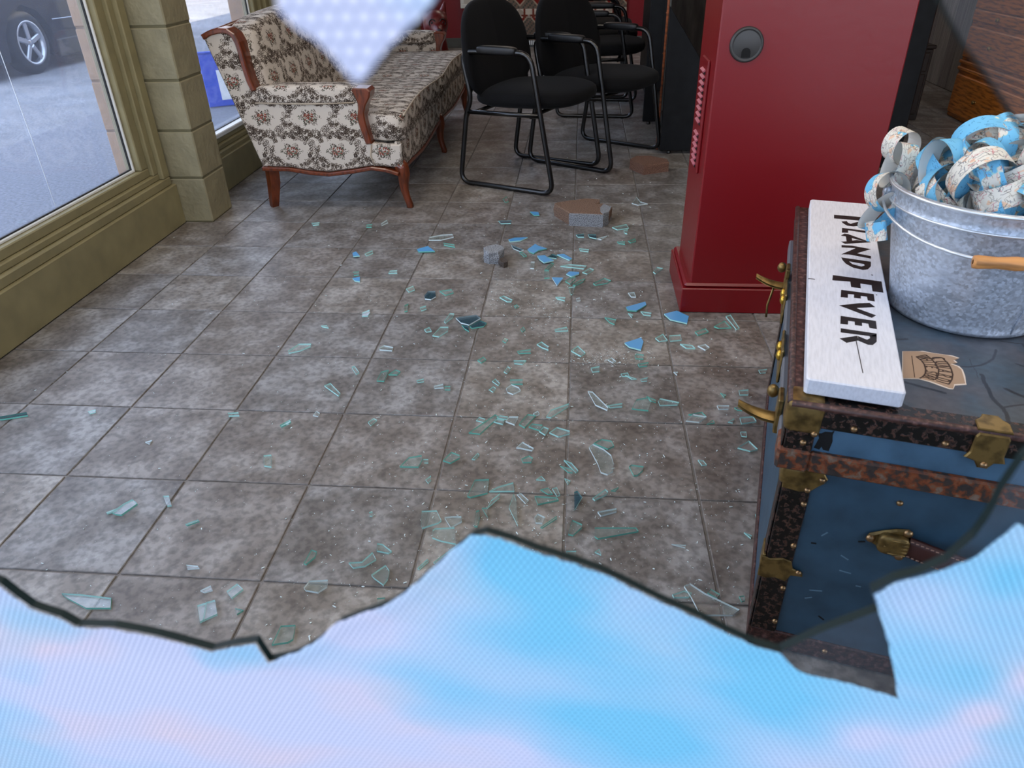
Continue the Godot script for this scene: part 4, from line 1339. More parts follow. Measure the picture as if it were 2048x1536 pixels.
# ---------------------------------------------------------------- galvanised bucket
const BUCKET := Vector3(0.690, 0.5265, -1.250)
func make_bucket() -> void:
	var t := thing("galvanised_bucket", "galvanised steel bucket full of map paper chain standing on the trunk", "bucket", BUCKET)
	var h := 0.215
	var r := func(y: float) -> float: return lerpf(0.118, 0.162, y / h)
	var prof := [Vector2(0.0, 0.006), Vector2(0.112, 0.006), Vector2(0.114, 0.0), Vector2(0.1205, 0.0), Vector2(0.1215, 0.006), Vector2(r.call(0.010) + 0.0005, 0.010)]
	for k in 12:
		var y := 0.02 + k * 0.0125
		prof.append(Vector2(r.call(y), y))
	for b in [0.186]:
		prof.append(Vector2(r.call(b - 0.006), b - 0.006))
		prof.append(Vector2(r.call(b) + 0.0028, b - 0.002))
		prof.append(Vector2(r.call(b) + 0.0028, b + 0.002))
		prof.append(Vector2(r.call(b + 0.006), b + 0.006))
	prof.append(Vector2(r.call(h) - 0.001, h - 0.006))
	prof.append(Vector2(r.call(h) + 0.0035, h - 0.003))
	prof.append(Vector2(r.call(h) + 0.0035, h + 0.002))
	prof.append(Vector2(r.call(h), h + 0.0045))
	prof.append(Vector2(r.call(h) - 0.003, h + 0.001))
	for k in 8:
		var y := h - 0.008 - k * 0.024
		prof.append(Vector2(r.call(y) - 0.0025, y))
	prof.append(Vector2(0.0, 0.009))
	part(t, "pail", lathe_mesh(prof, 72), M.zinc)
	for b in [[0.186, 0.0036, 0.0022], [h + 0.0005, 0.0026, 0.0030]]:
		var hoop := []
		for k in 64:
			hoop.append(Vector3(cos(TAU * k / 64.0), 0, sin(TAU * k / 64.0)) * (r.call(b[0]) + b[1]) + Vector3(0, b[0], 0))
		part(t, "hoop", tube_mesh(hoop, b[2], 8, true), M.wire)
	# side seam
	var seam := []
	for k in 9:
		var y := 0.006 + k * 0.019
		seam.append(Vector3(cos(1.35), 0, sin(1.35)) * (r.call(y) + 0.0008) + Vector3(0, y, 0))
	part(t, "seam", tube_mesh(seam, 0.0016, 6), M.zinc)
	# drop handle: wire bail resting against the front, with a turned wooden grip
	var wire := []
	for k in 25:
		var a := lerpf(0.05, PI - 0.05, k / 24.0) + 0.50
		var drop := sin(PI * k / 24.0)
		wire.append(Vector3(cos(a) * 0.168, 0.185 - drop * 0.032, sin(a) * (0.168 + 0.016 * drop)))
	part(t, "bail", tube_mesh(wire, 0.0026, 8), M.wire)
	var mid: Vector3 = wire[10]
	var along := (wire[8] - wire[12] as Vector3).normalized()
	var gp := []
	for k in 9:
		gp.append([Vector2(0.0035, -0.056), Vector2(0.0095, -0.056), Vector2(0.0105, -0.050), Vector2(0.0088, -0.025), Vector2(0.0108, 0.0), Vector2(0.0088, 0.025), Vector2(0.0105, 0.050), Vector2(0.0095, 0.056), Vector2(0.0035, 0.056)][k])
	var gs := start(true)
	var up := along
	var sx := up.cross(Vector3.UP).normalized()
	lathe(gs, gp, 18, mid, Basis(sx, up, sx.cross(up)))
	part(t, "wooden_grip", done(gs), M.grip_wood)
	for e in [0.05 + 0.50, PI - 0.05 + 0.50]:
		var ear := start(true)
		ball(ear, Vector3(cos(e) * 0.162, 0.186, sin(e) * 0.162), Vector3(0.010, 0.014, 0.010))
		part(t, "ear", done(ear), M.zinc)

# ---------------------------------------------------------------- paper chain cut from maps
func add_link(t: Node3D, c: Vector3, turn: Vector3, kind: int, radius := 0.036, wide := 0.032, oval := 1.0) -> void:
	var outer := start(true)
	var inner := start(true)
	var f := func(k: float) -> Callable:
		return func(u: float, v: float) -> Vector3:
			var a := u * TAU
			var r := radius - k
			return Vector3(cos(a) * r * oval, sin(a) * r, (v - 0.5) * wide * (1.0 if k == 0.0 else -1.0))
	sheet(outer, 28, 2, f.call(0.0), Vector2(1, 1))
	sheet(inner, 28, 2, f.call(0.0006))
	var b := Basis.from_euler(turn)
	var o := part(t, "paper_link", done(outer), M["map_%d" % kind], c)
	o.basis = b
	part(o, "blank_back", done(inner), M.map_back)
func make_paper_chain() -> void:
	var t := thing("paper_chain", "paper chain of looped map strips heaped in the bucket and trailing out", "paper chain", BUCKET + Vector3(0, 0.2, 0))
	var r := RandomNumberGenerator.new()
	r.seed = 77
	for k in 92:
		var a := r.randf() * TAU
		var d := sqrt(r.randf()) * 0.118
		var y := 0.062 * (1.0 - pow(d / 0.125, 2.0)) + r.randf_range(-0.035, 0.030)
		if k < 12:
			y -= 0.05
		if y < 0.015:
			d = minf(d, 0.085)
		add_link(t, Vector3(cos(a) * d, y, sin(a) * d), Vector3(r.randf_range(-1.2, 1.2), r.randf() * TAU, r.randf_range(-1.2, 1.2)), [0, 1, 2, 3, 1, 0, 1][k % 7], r.randf_range(0.034, 0.050), r.randf_range(0.030, 0.036), r.randf_range(0.6, 1.3))
	# links that hang over the rim down to the sign board, where the photograph shows them
	for p in [[1802, 292, -1.36, [0.1, 0.35, 0.3], 1, 0.030, 0.9], [1797, 333, -1.33, [0.2, 1.75, 0.0], 1, 0.040, 0.55], [1775, 384, -1.30, [-0.35, 0.25, 0.2], 2, 0.033, 1.0], [1766, 425, -1.28, [0.35, 1.9, 0.5], 3, 0.042, 0.4], [1752, 462, -1.26, [1.2, 0.6, 0.3], 2, 0.024, 0.45]]:
		var at := at_depth(p[0], p[1], p[2])
		add_link(t, at - t.position, Vector3(p[3][0], p[3][1], p[3][2]), p[4], p[5], 0.032, p[6])
# ---------------------------------------------------------------- floral settee
const SETTEE := Vector3(-1.13, 0.0, -4.38)
func make_settee() -> void:
	var t := thing("floral_settee", "cream floral tapestry settee with walnut trim standing along the side windows", "settee", SETTEE)
	var o := -SETTEE
	var near := -3.335
	var far := -5.425
	var outline := pv([-1.465, 0.200, -1.615, 0.745, -1.575, 0.766, -1.530, 0.776, -1.498, 0.768, -1.476, 0.742, -1.466, 0.700, -1.461, 0.650, -1.452, 0.590, -1.438, 0.535, -1.30, 0.540, -1.14, 0.540, -0.985, 0.530, -0.970, 0.48, -0.975, 0.43, -0.960, 0.36, -0.935, 0.305, -0.86, 0.300, -0.800, 0.300, -0.800, 0.195, -0.86, 0.20, -0.947, 0.205, -1.036, 0.190, -1.152, 0.176, -1.239, 0.182, -1.337, 0.198])
	for z in [near, far + 0.075]:
		part(t, "side_panel", slab_mesh(outline, 0.075, Transform3D(Basis(), Vector3(0, 0, z - 0.075)), 0.006), M.floral_cloth, o)
	for z in [near - 0.045, far + 0.045]:
		var st := start(true)
		pad(st, Vector3(-1.205, 0.515, z), Vector3(0.235, 0.040, 0.058), 0.4)
		part(t, "arm_pad", done(st), M.floral_cloth, o)
	# piping along the arm seam and the wing
	part(t, "piping", tube_mesh([Vector3(-1.44, 0.482, near + 0.004), Vector3(-1.2, 0.478, near + 0.006), Vector3(-0.99, 0.482, near + 0.004)], 0.004, 6), M.cloth_piping, o)
	part(t, "piping", tube_mesh([Vector3(-0.935, 0.300, near + 0.003), Vector3(-0.945, 0.25, near + 0.003), Vector3(-0.930, 0.205, near + 0.003)], 0.003, 6), M.cloth_piping, o)
	# leaning back
	var back := start(true)
	pad(back, Vector3(-1.455, 0.560, (near + far) / 2.0), Vector3(0.075, 0.240, 0.980), 0.30, Basis(), func(p: Vector3) -> Vector3:
		var up := clampf(p.y / 0.24, -1.0, 1.0)
		return Vector3(p.x - p.y * 0.24 + 0.02 * cos(p.z * 1.6), p.y * (1.0 + maxf(up, 0.0) * 0.10 * cos(p.z * 1.55)), p.z), 56, 20)
	part(t, "backrest", done(back), M.floral_cloth, o)
	# walnut crest along the top of the back
	var crest := []
	for k in 25:
		var z := lerpf(near - 0.03, far + 0.03, k / 24.0)
		crest.append(Vector3(-1.585, 0.765 + 0.026 * cos((z - (near + far) / 2.0) * 1.55) + 0.02 * exp(-pow((z - SETTEE.z) * 5.0, 2.0)), z))
	part(t, "crest_rail", tube_mesh(crest, 0.014, 8), M.walnut, o)
	# wing trim and carved arm posts at both ends
	var trim := [Vector2(-1.617, 0.751), Vector2(-1.582, 0.767), Vector2(-1.540, 0.776), Vector2(-1.504, 0.774), Vector2(-1.480, 0.757), Vector2(-1.468, 0.728), Vector2(-1.462, 0.688), Vector2(-1.458, 0.630), Vector2(-1.450, 0.575), Vector2(-1.437, 0.533)]
	var post := pv([-0.986, 0.543, -0.924, 0.541, -0.911, 0.529, -0.917, 0.503, -0.939, 0.470, -0.950, 0.438, -0.948, 0.401, -0.940, 0.358, -0.930, 0.305, -0.957, 0.302, -0.965, 0.327, -0.977, 0.377, -0.984, 0.420, -0.973, 0.456, -0.973, 0.479, -0.982, 0.509, -0.995, 0.533])
	for z in [near, far]:
		var e := 1.0 if z == near else -1.0
		part(t, "wing_trim", slab_mesh(strip(trim, 0.021), 0.090, Transform3D(Basis(), Vector3(0, 0, z + 0.010 * e - (0.090 if e > 0 else 0.0))), 0.004), M.walnut, o)
		part(t, "arm_post", slab_mesh(post, 0.095, Transform3D(Basis(), Vector3(0, 0, z + 0.010 * e - (0.095 if e > 0 else 0.0))), 0.005), M.walnut, o)
		var rail := [Vector2(-1.466, 0.190), Vector2(-1.337, 0.188), Vector2(-1.239, 0.172), Vector2(-1.152, 0.165), Vector2(-1.036, 0.179), Vector2(-0.947, 0.194), Vector2(-0.882, 0.186), Vector2(-0.822, 0.168)]
		part(t, "base_trim", slab_mesh(strip(rail, 0.017), 0.05, Transform3D(Basis(), Vector3(0, 0, z + 0.012 * e - (0.05 if e > 0 else 0.0))), 0.004), M.walnut, o)
	# seat: two T-shaped cushions on an upholstered frame
	for k in 2:
		var z0: float = [near - 0.012, SETTEE.z - 0.006][k]
		var z1: float = [SETTEE.z + 0.006, far + 0.012][k]
		var mid := (z0 + z1) / 2.0
		var st := start(true)
		pad(st, Vector3(-1.075, 0.368, mid), Vector3(0.290, 0.062, (z0 - z1) / 2.0), 0.15, Basis(), func(p: Vector3) -> Vector3:
			var q := p
			var w := 1.0 - smoothstep(-0.955, -0.915, p.x - 1.075)
			var arm: float = z0 - 0.085 if k == 0 else z1 + 0.085
			if k == 0 and q.z + mid > arm:
				q.z = lerpf(q.z, arm - mid, w)
			if k == 1 and q.z + mid < arm:
				q.z = lerpf(q.z, arm - mid, w)
			q.x += 0.010 * maxf(p.x, 0.0) / 0.29 * cos((p.z + mid - SETTEE.z) * 5.6)
			q.y += 0.010 * cos(p.z / (z0 - z1) * PI) * (1.0 if p.y > 0.0 else 0.0)
			return q, 72, 14)
		part(t, "seat_cushion", done(st), M.floral_cloth, o)
		var welt := []
		for j in 21:
			var z := lerpf(z0 - 0.01, z1 + 0.01, j / 20.0)
			welt.append(Vector3(-0.788 + 0.010 * cos((z - SETTEE.z) * 5.6), 0.424 + 0.008 * cos((z - mid) / (z0 - z1) * PI), z))
		part(t, "piping", tube_mesh(welt, 0.0045, 6), M.cloth_piping, o)
	var skirt := PackedVector2Array()
	for j in 33:
		var u := j / 32.0
		skirt.append(Vector2(3.35 + u * 2.06, 0.190 - 0.022 * sin(u * PI * 2.0) * sin(u * PI * 2.0)))
	skirt.append(Vector2(5.41, 0.310))
	skirt.append(Vector2(3.35, 0.310))
	var turn := Basis(Vector3(0, 0, -1), Vector3(0, 1, 0), Vector3(1, 0, 0))
	part(t, "front_apron", slab_mesh(skirt, 0.035, Transform3D(turn, Vector3(-0.835, 0, 0)), 0.006), M.floral_cloth, o)
	part(t, "seat_frame", span_mesh(Vector3(-1.42, 0.200, far + 0.08), Vector3(-0.84, 0.305, near - 0.08), 0.004), M.floral_cloth, o)
	var hem := []
	for j in 33:
		var u := j / 32.0
		hem.append(Vector2(3.35 + u * 2.06, 0.184 - 0.022 * sin(u * PI * 2.0) * sin(u * PI * 2.0)))
	part(t, "base_trim", slab_mesh(strip(hem, 0.015), 0.03, Transform3D(turn, Vector3(-0.825, 0, 0)), 0.003), M.walnut, o)
	# legs
	for z in [near - 0.030, SETTEE.z, far + 0.030]:
		var path := [Vector3(-0.822, 0.215, z), Vector3(-0.812, 0.190, z), Vector3(-0.806, 0.160, z), Vector3(-0.810, 0.120, z), Vector3(-0.808, 0.080, z), Vector3(-0.800, 0.045, z), Vector3(-0.792, 0.020, z), Vector3(-0.790, 0.006, z), Vector3(-0.790, 0.0, z)]
		part(t, "cabriole_leg", tube_mesh(path, [0.030, 0.033, 0.030, 0.024, 0.019, 0.0165, 0.017, 0.018, 0.014], 12), M.walnut, o)
	for z in [near - 0.035, far + 0.035]:
		var leg := start()
		tube(leg, [Vector3(-1.437, 0.205, z), Vector3(-1.441, 0.12, z), Vector3(-1.460, 0.0, z)], [0.035, 0.033, 0.023], 4)
		part(t, "back_leg", done(leg), M.walnut, o)

# ---------------------------------------------------------------- sled-base armchairs
func make_chairs() -> void:
	var first: Node3D
	var places := [[-0.245, -3.915, 0.42, "black office armchair with sled base standing beside the settee arm"],
		[0.095, -4.315, 0.53, "black office armchair with sled base between two other chairs and the desk"],
		[0.125, -5.60, 0.10, "black office armchair drawn up to the far end of the black desk"],
		[0.115, -6.28, 0.06, "black office armchair in the row before the patterned rug"],
		[0.110, -6.95, 0.04, "black office armchair at the back of the row by the rug"]]
	for k in places.size():
		var p: Array = places[k]
		if k == 0:
			first = make_chair(p[3])
		var c: Node3D = first
		if k > 0:
			c = first.duplicate()
			c.name = numbered("office_armchair")
			add_child(c)
			c.set_meta("label", p[3])
		c.position = Vector3(p[0], 0, p[1])
		c.rotation.y = -p[2]
func make_chair(label: String) -> Node3D:
	var t := thing("office_armchair", label, "chair", Vector3.ZERO, 0.0, "black office armchairs")
	var r := 0.0125
	for s in [-1.0, 1.0]:
		var z: float = s * 0.290
		var loop := [Vector3(-0.260, r, z), Vector3(0.272, r, z), Vector3(0.148, 0.640, z), Vector3(-0.222, 0.634, z), Vector3(-0.176, 0.425, z), Vector3(-0.208, 0.350, z)]
		part(t, "side_frame", tube_mesh(rounded(loop, 0.062, 6, true), r, 10, true), M.black_tube)
		part(t, "seat_rail", tube_mesh([Vector3(-0.206, 0.362, z), Vector3(0.202, 0.372, z)], 0.011, 8), M.black_tube)
		var armpad := start(true)
		pad(armpad, Vector3(-0.025, 0.646, z), Vector3(0.105, 0.019, 0.026), 0.5)
		part(t, "arm_pad", done(armpad), M.black_pad)
		for x in [-0.19, 0.20]:
			part(t, "glide", span_mesh(Vector3(x - 0.012, 0.0, z - 0.008), Vector3(x + 0.012, 0.006, z + 0.008), 0.002), M.black_pad)
	for x in [-0.150, 0.150]:
		part(t, "cross_bar", tube_mesh([Vector3(x, 0.366, -0.290), Vector3(x, 0.366, 0.290)], 0.010, 8), M.black_tube)
	part(t, "back_bar", tube_mesh(rounded([Vector3(-0.182, 0.44, -0.290), Vector3(-0.235, 0.50, -0.16), Vector3(-0.235, 0.50, 0.16), Vector3(-0.182, 0.44, 0.290)], 0.05), 0.010, 8), M.black_tube)
	var seat := start(true)
	pad(seat, Vector3(0.035, 0.420, 0), Vector3(0.282, 0.050, 0.272), 0.72, Basis(Vector3.BACK, 0.04), func(p: Vector3) -> Vector3:
		return Vector3(p.x, p.y - 0.05 * maxf(0.0, p.x - 0.1) + (0.006 if p.y > 0.0 else 0.0), p.z), 40, 16)
	part(t, "seat", done(seat), M.black_cloth)
	var back := start(true)
	pad(back, Vector3(-0.220, 0.620, 0), Vector3(0.040, 0.222, 0.310), 0.72, Basis(Vector3.BACK, 0.20), func(p: Vector3) -> Vector3:
		return Vector3(p.x + 0.35 * p.z * p.z, p.y, p.z * (1.0 - 0.12 * p.y / 0.22)), 40, 20)
	part(t, "backrest", done(back), M.black_cloth)
	return t

# ---------------------------------------------------------------- surface nets for modelled clay
func blob(st: SurfaceTool, bones: Array, lo: Vector3, hi: Vector3, cell: float, blend: float, cuts: Array = []) -> void:
	var n := Vector3i(((hi - lo) / cell).ceil()) + Vector3i.ONE
	var field := PackedFloat32Array()
	field.resize(n.x * n.y * n.z)
	for k in n.z:
		for j in n.y:
			for i in n.x:
				var p := lo + Vector3(i, j, k) * cell
				var d := 1.0
				for b in bones:
					var ab: Vector3 = b[1] - b[0]
					var t := clampf((p - b[0]).dot(ab) / maxf(ab.length_squared(), 1e-9), 0.0, 1.0)
					var e: float = p.distance_to(b[0] + ab * t) - lerpf(b[2], b[3], t)
					var h := clampf(0.5 + 0.5 * (d - e) / blend, 0.0, 1.0)
					d = lerpf(d, e, h) - blend * h * (1.0 - h)
				for c in cuts:
					d = maxf(d, c[1] - p.distance_to(c[0]))
				field[(k * n.y + j) * n.x + i] = d
	var vert := {}
	var at := func(i: int, j: int, k: int) -> float: return field[(k * n.y + j) * n.x + i]
	for k in n.z - 1:
		for j in n.y - 1:
			for i in n.x - 1:
				var sum := Vector3.ZERO
				var count := 0
				for e in [[0, 0, 0, 1, 0, 0], [0, 1, 0, 1, 1, 0], [0, 0, 1, 1, 0, 1], [0, 1, 1, 1, 1, 1], [0, 0, 0, 0, 1, 0], [1, 0, 0, 1, 1, 0], [0, 0, 1, 0, 1, 1], [1, 0, 1, 1, 1, 1], [0, 0, 0, 0, 0, 1], [1, 0, 0, 1, 0, 1], [0, 1, 0, 0, 1, 1], [1, 1, 0, 1, 1, 1]]:
					var a: float = at.call(i + e[0], j + e[1], k + e[2])
					var b: float = at.call(i + e[3], j + e[4], k + e[5])
					if (a < 0.0) != (b < 0.0):
						sum += Vector3(e[0], e[1], e[2]).lerp(Vector3(e[3], e[4], e[5]), a / (a - b))
						count += 1
				if count:
					vert[Vector3i(i, j, k)] = lo + (Vector3(i, j, k) + sum / count) * cell
	for key in vert:
		var c: Vector3i = key
		for axis in 3:
			var step: Vector3i = [Vector3i(1, 0, 0), Vector3i(0, 1, 0), Vector3i(0, 0, 1)][axis]
			var u: Vector3i = [Vector3i(0, 1, 0), Vector3i(0, 0, 1), Vector3i(1, 0, 0)][axis]
			var v: Vector3i = [Vector3i(0, 0, 1), Vector3i(1, 0, 0), Vector3i(0, 1, 0)][axis]
			var a: float = at.call(c.x, c.y, c.z)
			var b: float = at.call(c.x + step.x, c.y + step.y, c.z + step.z)
			if (a < 0.0) == (b < 0.0) or not (vert.has(c - u) and vert.has(c - v) and vert.has(c - u - v)):
				continue
			if a < 0.0:
				quad(st, vert[c], vert[c - v], vert[c - u - v], vert[c - u])
			else:
				quad(st, vert[c], vert[c - u], vert[c - u - v], vert[c - v])

# ---------------------------------------------------------------- things at the back of the shop
func make_back_of_room() -> void:
	# red clay animal figure peeping over the far settee arm; local +z towards the street
	var f := thing("clay_animal_figure", "glossy red clay animal figure with pointed ears behind the far settee arm", "figurine", Vector3(-1.075, 0, -5.92), 0.35)
	f.scale = Vector3.ONE * 1.06
	var st := start(true)
	var bones := [[Vector3(0, 0.06, 0), Vector3(0, 0.30, 0), 0.105, 0.085], [Vector3(0, 0.30, 0), Vector3(0, 0.44, 0.02), 0.085, 0.065],
		[Vector3(0, 0.505, 0.02), Vector3(0, 0.515, 0.03), 0.085, 0.085], [Vector3(0, 0.485, 0.09), Vector3(0, 0.475, 0.135), 0.045, 0.030],
		[Vector3(0.055, 0.56, 0.0), Vector3(0.075, 0.640, -0.005), 0.032, 0.008], [Vector3(-0.055, 0.56, 0.0), Vector3(-0.075, 0.640, -0.005), 0.032, 0.008],
		[Vector3(0.06, 0.03, 0.08), Vector3(0.06, 0.22, 0.06), 0.028, 0.03], [Vector3(-0.06, 0.03, 0.08), Vector3(-0.06, 0.22, 0.06), 0.028, 0.03],
		[Vector3(0.09, 0.04, 0.02), Vector3(0.08, 0.12, -0.02), 0.04, 0.05], [Vector3(-0.09, 0.04, 0.02), Vector3(-0.08, 0.12, -0.02), 0.04, 0.05]]
	blob(st, bones, Vector3(-0.16, -0.03, -0.14), Vector3(0.16, 0.68, 0.19), 0.0105, 0.02)
	part(f, "body", done(st), M.clay_red)
	for s in [-1.0, 1.0]:
		part(f, "eye_ring", tube_mesh(ring(Vector3(s * 0.036, 0.525, 0.101), 0.022, Basis(Vector3.UP, s * 0.35)), 0.005, 6, true), M.clay_dark)
		var eye := start(true)
		ball(eye, Vector3(s * 0.036, 0.525, 0.098), Vector3(0.011, 0.011, 0.011))
		part(f, "eye", done(eye), M.clay_dark)
	var nose := start(true)
	ball(nose, Vector3(0, 0.480, 0.162), Vector3(0.018, 0.014, 0.012))
	part(f, "nose", done(nose), M.clay_dark)
	part(f, "mouth", tube_mesh([Vector3(-0.028, 0.452, 0.128), Vector3(0, 0.444, 0.150), Vector3(0.028, 0.452, 0.128)], 0.004, 6), M.clay_dark)
	# patterned rug on the back wall
	var rug := thing("patterned_rug", "red and beige patterned rug hanging against the far red wall", "rug", Vector3(-0.22, 0.05, -8.93))
	part(rug, "woven_field", span_mesh(Vector3(-0.74, 0.02, 0.0), Vector3(0.70, 1.55, 0.012), 0.003), M.rug)
	var tassels := start()
	for k in 72:
		box(tassels, Vector3(-0.73 + k * 0.02, 0.0, 0.006), Vector3(0.012, 0.05, 0.006))
	var fr := part(rug, "fringe", done(tassels), M.sign_white)
	fr.set_meta("kind", "stuff")
	var pic := thing("white_frame", "white framed panel leaning on the far red wall", "frame", Vector3(-1.20, 0.10, -8.92))
	for b in [[-0.12, 0.30, 0.12, 0.34], [-0.12, 1.0, 0.12, 1.04], [-0.12, 0.34, -0.08, 1.0], [0.08, 0.34, 0.12, 1.0]]:
		part(pic, "frame_bar", span_mesh(Vector3(b[0], b[1], 0.0), Vector3(b[2], b[3], 0.03), 0.004), M.bead_white)
	part(pic, "panel", span_mesh(Vector3(-0.08, 0.34, 0.005), Vector3(0.08, 1.0, 0.012)), M.wall_white)
	part(pic, "stand", span_mesh(Vector3(-0.10, -0.10, 0.0), Vector3(0.10, 0.30, 0.02), 0.004), M.red_wall)
	# black desk: gable panels, sloping end, top
	var d := thing("black_desk", "black laminate desk with upright gable panels beside the red column", "desk", Vector3(0.47, 0, -4.35))
	part(d, "end_panel", slab_mesh(pv([0.0, 0.018, 0.34, 0.018, 0.34, 0.28, 0.135, 0.560, -0.010, 0.760]), 0.03, Transform3D(Basis(), Vector3(0, 0, -0.03)), 0.003), M.black_laminate)
	part(d, "tall_panel", span_mesh(Vector3(-0.050, 0.018, -0.78), Vector3(0.035, 1.60, -0.75), 0.003), M.black_laminate)
	part(d, "back_panel", span_mesh(Vector3(0.03, 0.02, -2.40), Vector3(0.06, 1.60, -0.75), 0.003), M.black_laminate)
	part(d, "shelf", span_mesh(Vector3(0.0, 0.20, -0.75), Vector3(0.34, 0.22, -0.03), 0.003), M.black_laminate)
	for p in [Vector3(0.05, 0, -0.015), Vector3(0.28, 0, -0.015), Vector3(-0.01, 0, -0.765)]:
		part(d, "foot", lathe_mesh([Vector2(0, 0.018), Vector2(0.012, 0.018), Vector2(0.014, 0.004), Vector2(0.012, 0.0), Vector2(0, 0)], 14), M.black_tube, p)
	var strip_at := Vector3(-0.010, 0, -0.11)
	part(d, "copper_edge", span_mesh(Vector3(-0.006, 0.0, 0.0), Vector3(0.006, 1.60, 0.012), 0.002), M.copper_wood, strip_at)
	part(d, "edge_board", span_mesh(Vector3(0.006, 0.0, -0.05), Vector3(0.016, 1.60, 0.006), 0.002), M.baseboard, strip_at)
	for k in 7:
		var sc := start(true)
		ball(sc, Vector3(-0.007, 0.12 + k * 0.2, 0.006), Vector3(0.003, 0.004, 0.004))
		part(d, "screw", done(sc), M.copper_wood, strip_at)
	var door := thing("wooden_screen", "greyish wooden screen with a copper stile behind the desk", "screen", Vector3(0.90, 0, -6.6))
	part(door, "panel", span_mesh(Vector3(-0.26, 0, 0), Vector3(0.18, 1.8, 0.03), 0.003), M.plank_0)
	part(door, "stile", span_mesh(Vector3(0.18, 0, -0.01), Vector3(0.24, 1.8, 0.045), 0.004), M.copper_wood)
	part(door, "stile", span_mesh(Vector3(0.24, 0, 0), Vector3(0.60, 1.8, 0.03), 0.004), M.dark_wood)
	# black cabinet and low brown cabinet behind the column
	var cab := thing("black_cabinet", "tall black cabinet behind the right side of the red column", "cabinet", Vector3(1.35, 0, -4.30))
	part(cab, "body", span_mesh(Vector3(-0.40, 0.0, -0.25), Vector3(0.34, 1.75, 0.23), 0.006), M.black_laminate)
	part(cab, "door", span_mesh(Vector3(-0.39, 0.05, 0.23), Vector3(-0.03, 1.72, 0.248), 0.004), M.black_laminate)
	part(cab, "door", span_mesh(Vector3(-0.02, 0.05, 0.23), Vector3(0.33, 1.72, 0.248), 0.004), M.black_laminate)
	var low := thing("low_brown_cabinet", "low dark brown cabinet between the black cabinet and the oak drawers", "cabinet", Vector3(1.98, 0, -5.40))
	part(low, "body", span_mesh(Vector3(-0.28, 0.0, -0.22), Vector3(0.225, 0.43, 0.19), 0.005), M.dark_wood)
	part(low, "top", span_mesh(Vector3(-0.29, 0.43, -0.23), Vector3(0.235, 0.452, 0.20), 0.005), M.dark_wood)
	part(low, "drawer", span_mesh(Vector3(-0.26, 0.30, 0.19), Vector3(0.205, 0.41, 0.203), 0.004), M.dark_wood)
	part(low, "door", span_mesh(Vector3(-0.26, 0.04, 0.19), Vector3(0.205, 0.285, 0.203), 0.004), M.dark_wood)
	# oak chest of drawers against the right wall, drawers facing the settee side
	var o := thing("oak_chest", "oak chest of drawers standing against the pale boarded wall", "drawers", Vector3(2.63, 0, -4.75))
	part(o, "carcass", span_mesh(Vector3(-0.165, 0.0, -0.63), Vector3(0.185, 1.02, 0.63), 0.006), M.oak)
	part(o, "top", span_mesh(Vector3(-0.19, 1.02, -0.645), Vector3(0.187, 1.045, 0.645), 0.008), M.oak)
	for y in [[0.03, 0.265], [0.365, 0.545], [0.575, 0.64], [0.645, 0.80], [0.83, 1.0]]:
		var dr := part(o, "drawer", span_mesh(Vector3(-0.185, y[0], -0.60), Vector3(-0.164, y[1], 0.60), 0.006), M.oak)
		for z in [-0.26, 0.30]:
			var kn := start(true)
			lathe(kn, [Vector2(0, 0.020), Vector2(0.010, 0.018), Vector2(0.012, 0.010), Vector2(0.006, 0.006), Vector2(0.008, 0.0)], 14, Vector3(-0.185, (y[0] + y[1]) / 2.0, z), Basis(Vector3.BACK, PI / 2))
			part(dr, "knob", done(kn), M.brass)
	for y in [0.285, 0.325]:
		part(o, "moulding", span_mesh(Vector3(-0.180, y, -0.63), Vector3(-0.164, y + 0.022, 0.63), 0.005), M.oak)
func ring(c: Vector3, r: float, turn: Basis) -> Array:
	var out := []
	for k in 18:
		out.append(c + turn * Vector3(cos(TAU * k / 18.0) * r, sin(TAU * k / 18.0) * r, 0))
	return out

# ---------------------------------------------------------------- thrown masonry
func rock(outline: PackedVector2Array, h: float, seed_at: int, rough: float) -> ArrayMesh:
	# a broken block: the outline at the top, splayed and chipped towards the floor
	var r := RandomNumberGenerator.new()
	r.seed = seed_at
	var st := start()
	var n := outline.size()
	var rings := []
	var c := Vector2.ZERO
	for p in outline:
		c += p / n
	for k in 4:
		var y: float = h * [1.0, 0.93, 0.5, 0.0][k]
		var row := []
		for p in outline:
			var q: Vector2 = p + (p - c).normalized() * (rough * [-0.5, 0.1, 0.4, 0.1][k] + r.randf_range(-rough, rough) * 0.45)
			row.append(Vector3(q.x, maxf(0.0, y + (r.randf_range(-rough, rough) * 0.4 if k < 3 else 0.0)), q.y))
		rings.append(row)
	var mid := Vector3(c.x, h * 0.5, c.y)
	for k in 3:
		for i in n:
			var j := (i + 1) % n
			face(st, [rings[k][i], rings[k][j], rings[k + 1][j]], mid)
			face(st, [rings[k][i], rings[k + 1][j], rings[k + 1][i]], mid)
	var tris := Geometry2D.triangulate_polygon(outline)
	for k in range(0, tris.size(), 3):
		face(st, [rings[0][tris[k]], rings[0][tris[k + 1]], rings[0][tris[k + 2]]], mid)
		face(st, [rings[3][tris[k]], rings[3][tris[k + 1]], rings[3][tris[k + 2]]], mid)
	return done(st)
func outline_at(px: Array, ox: float, oy: float, s: float, h: float, centre: Vector3) -> PackedVector2Array:
	var out := PackedVector2Array()
	for k in range(0, px.size(), 2):
		var p := at_height(ox + px[k] * s, oy + px[k + 1] * s, h) - centre
		out.append(Vector2(p.x, p.z))
	return out
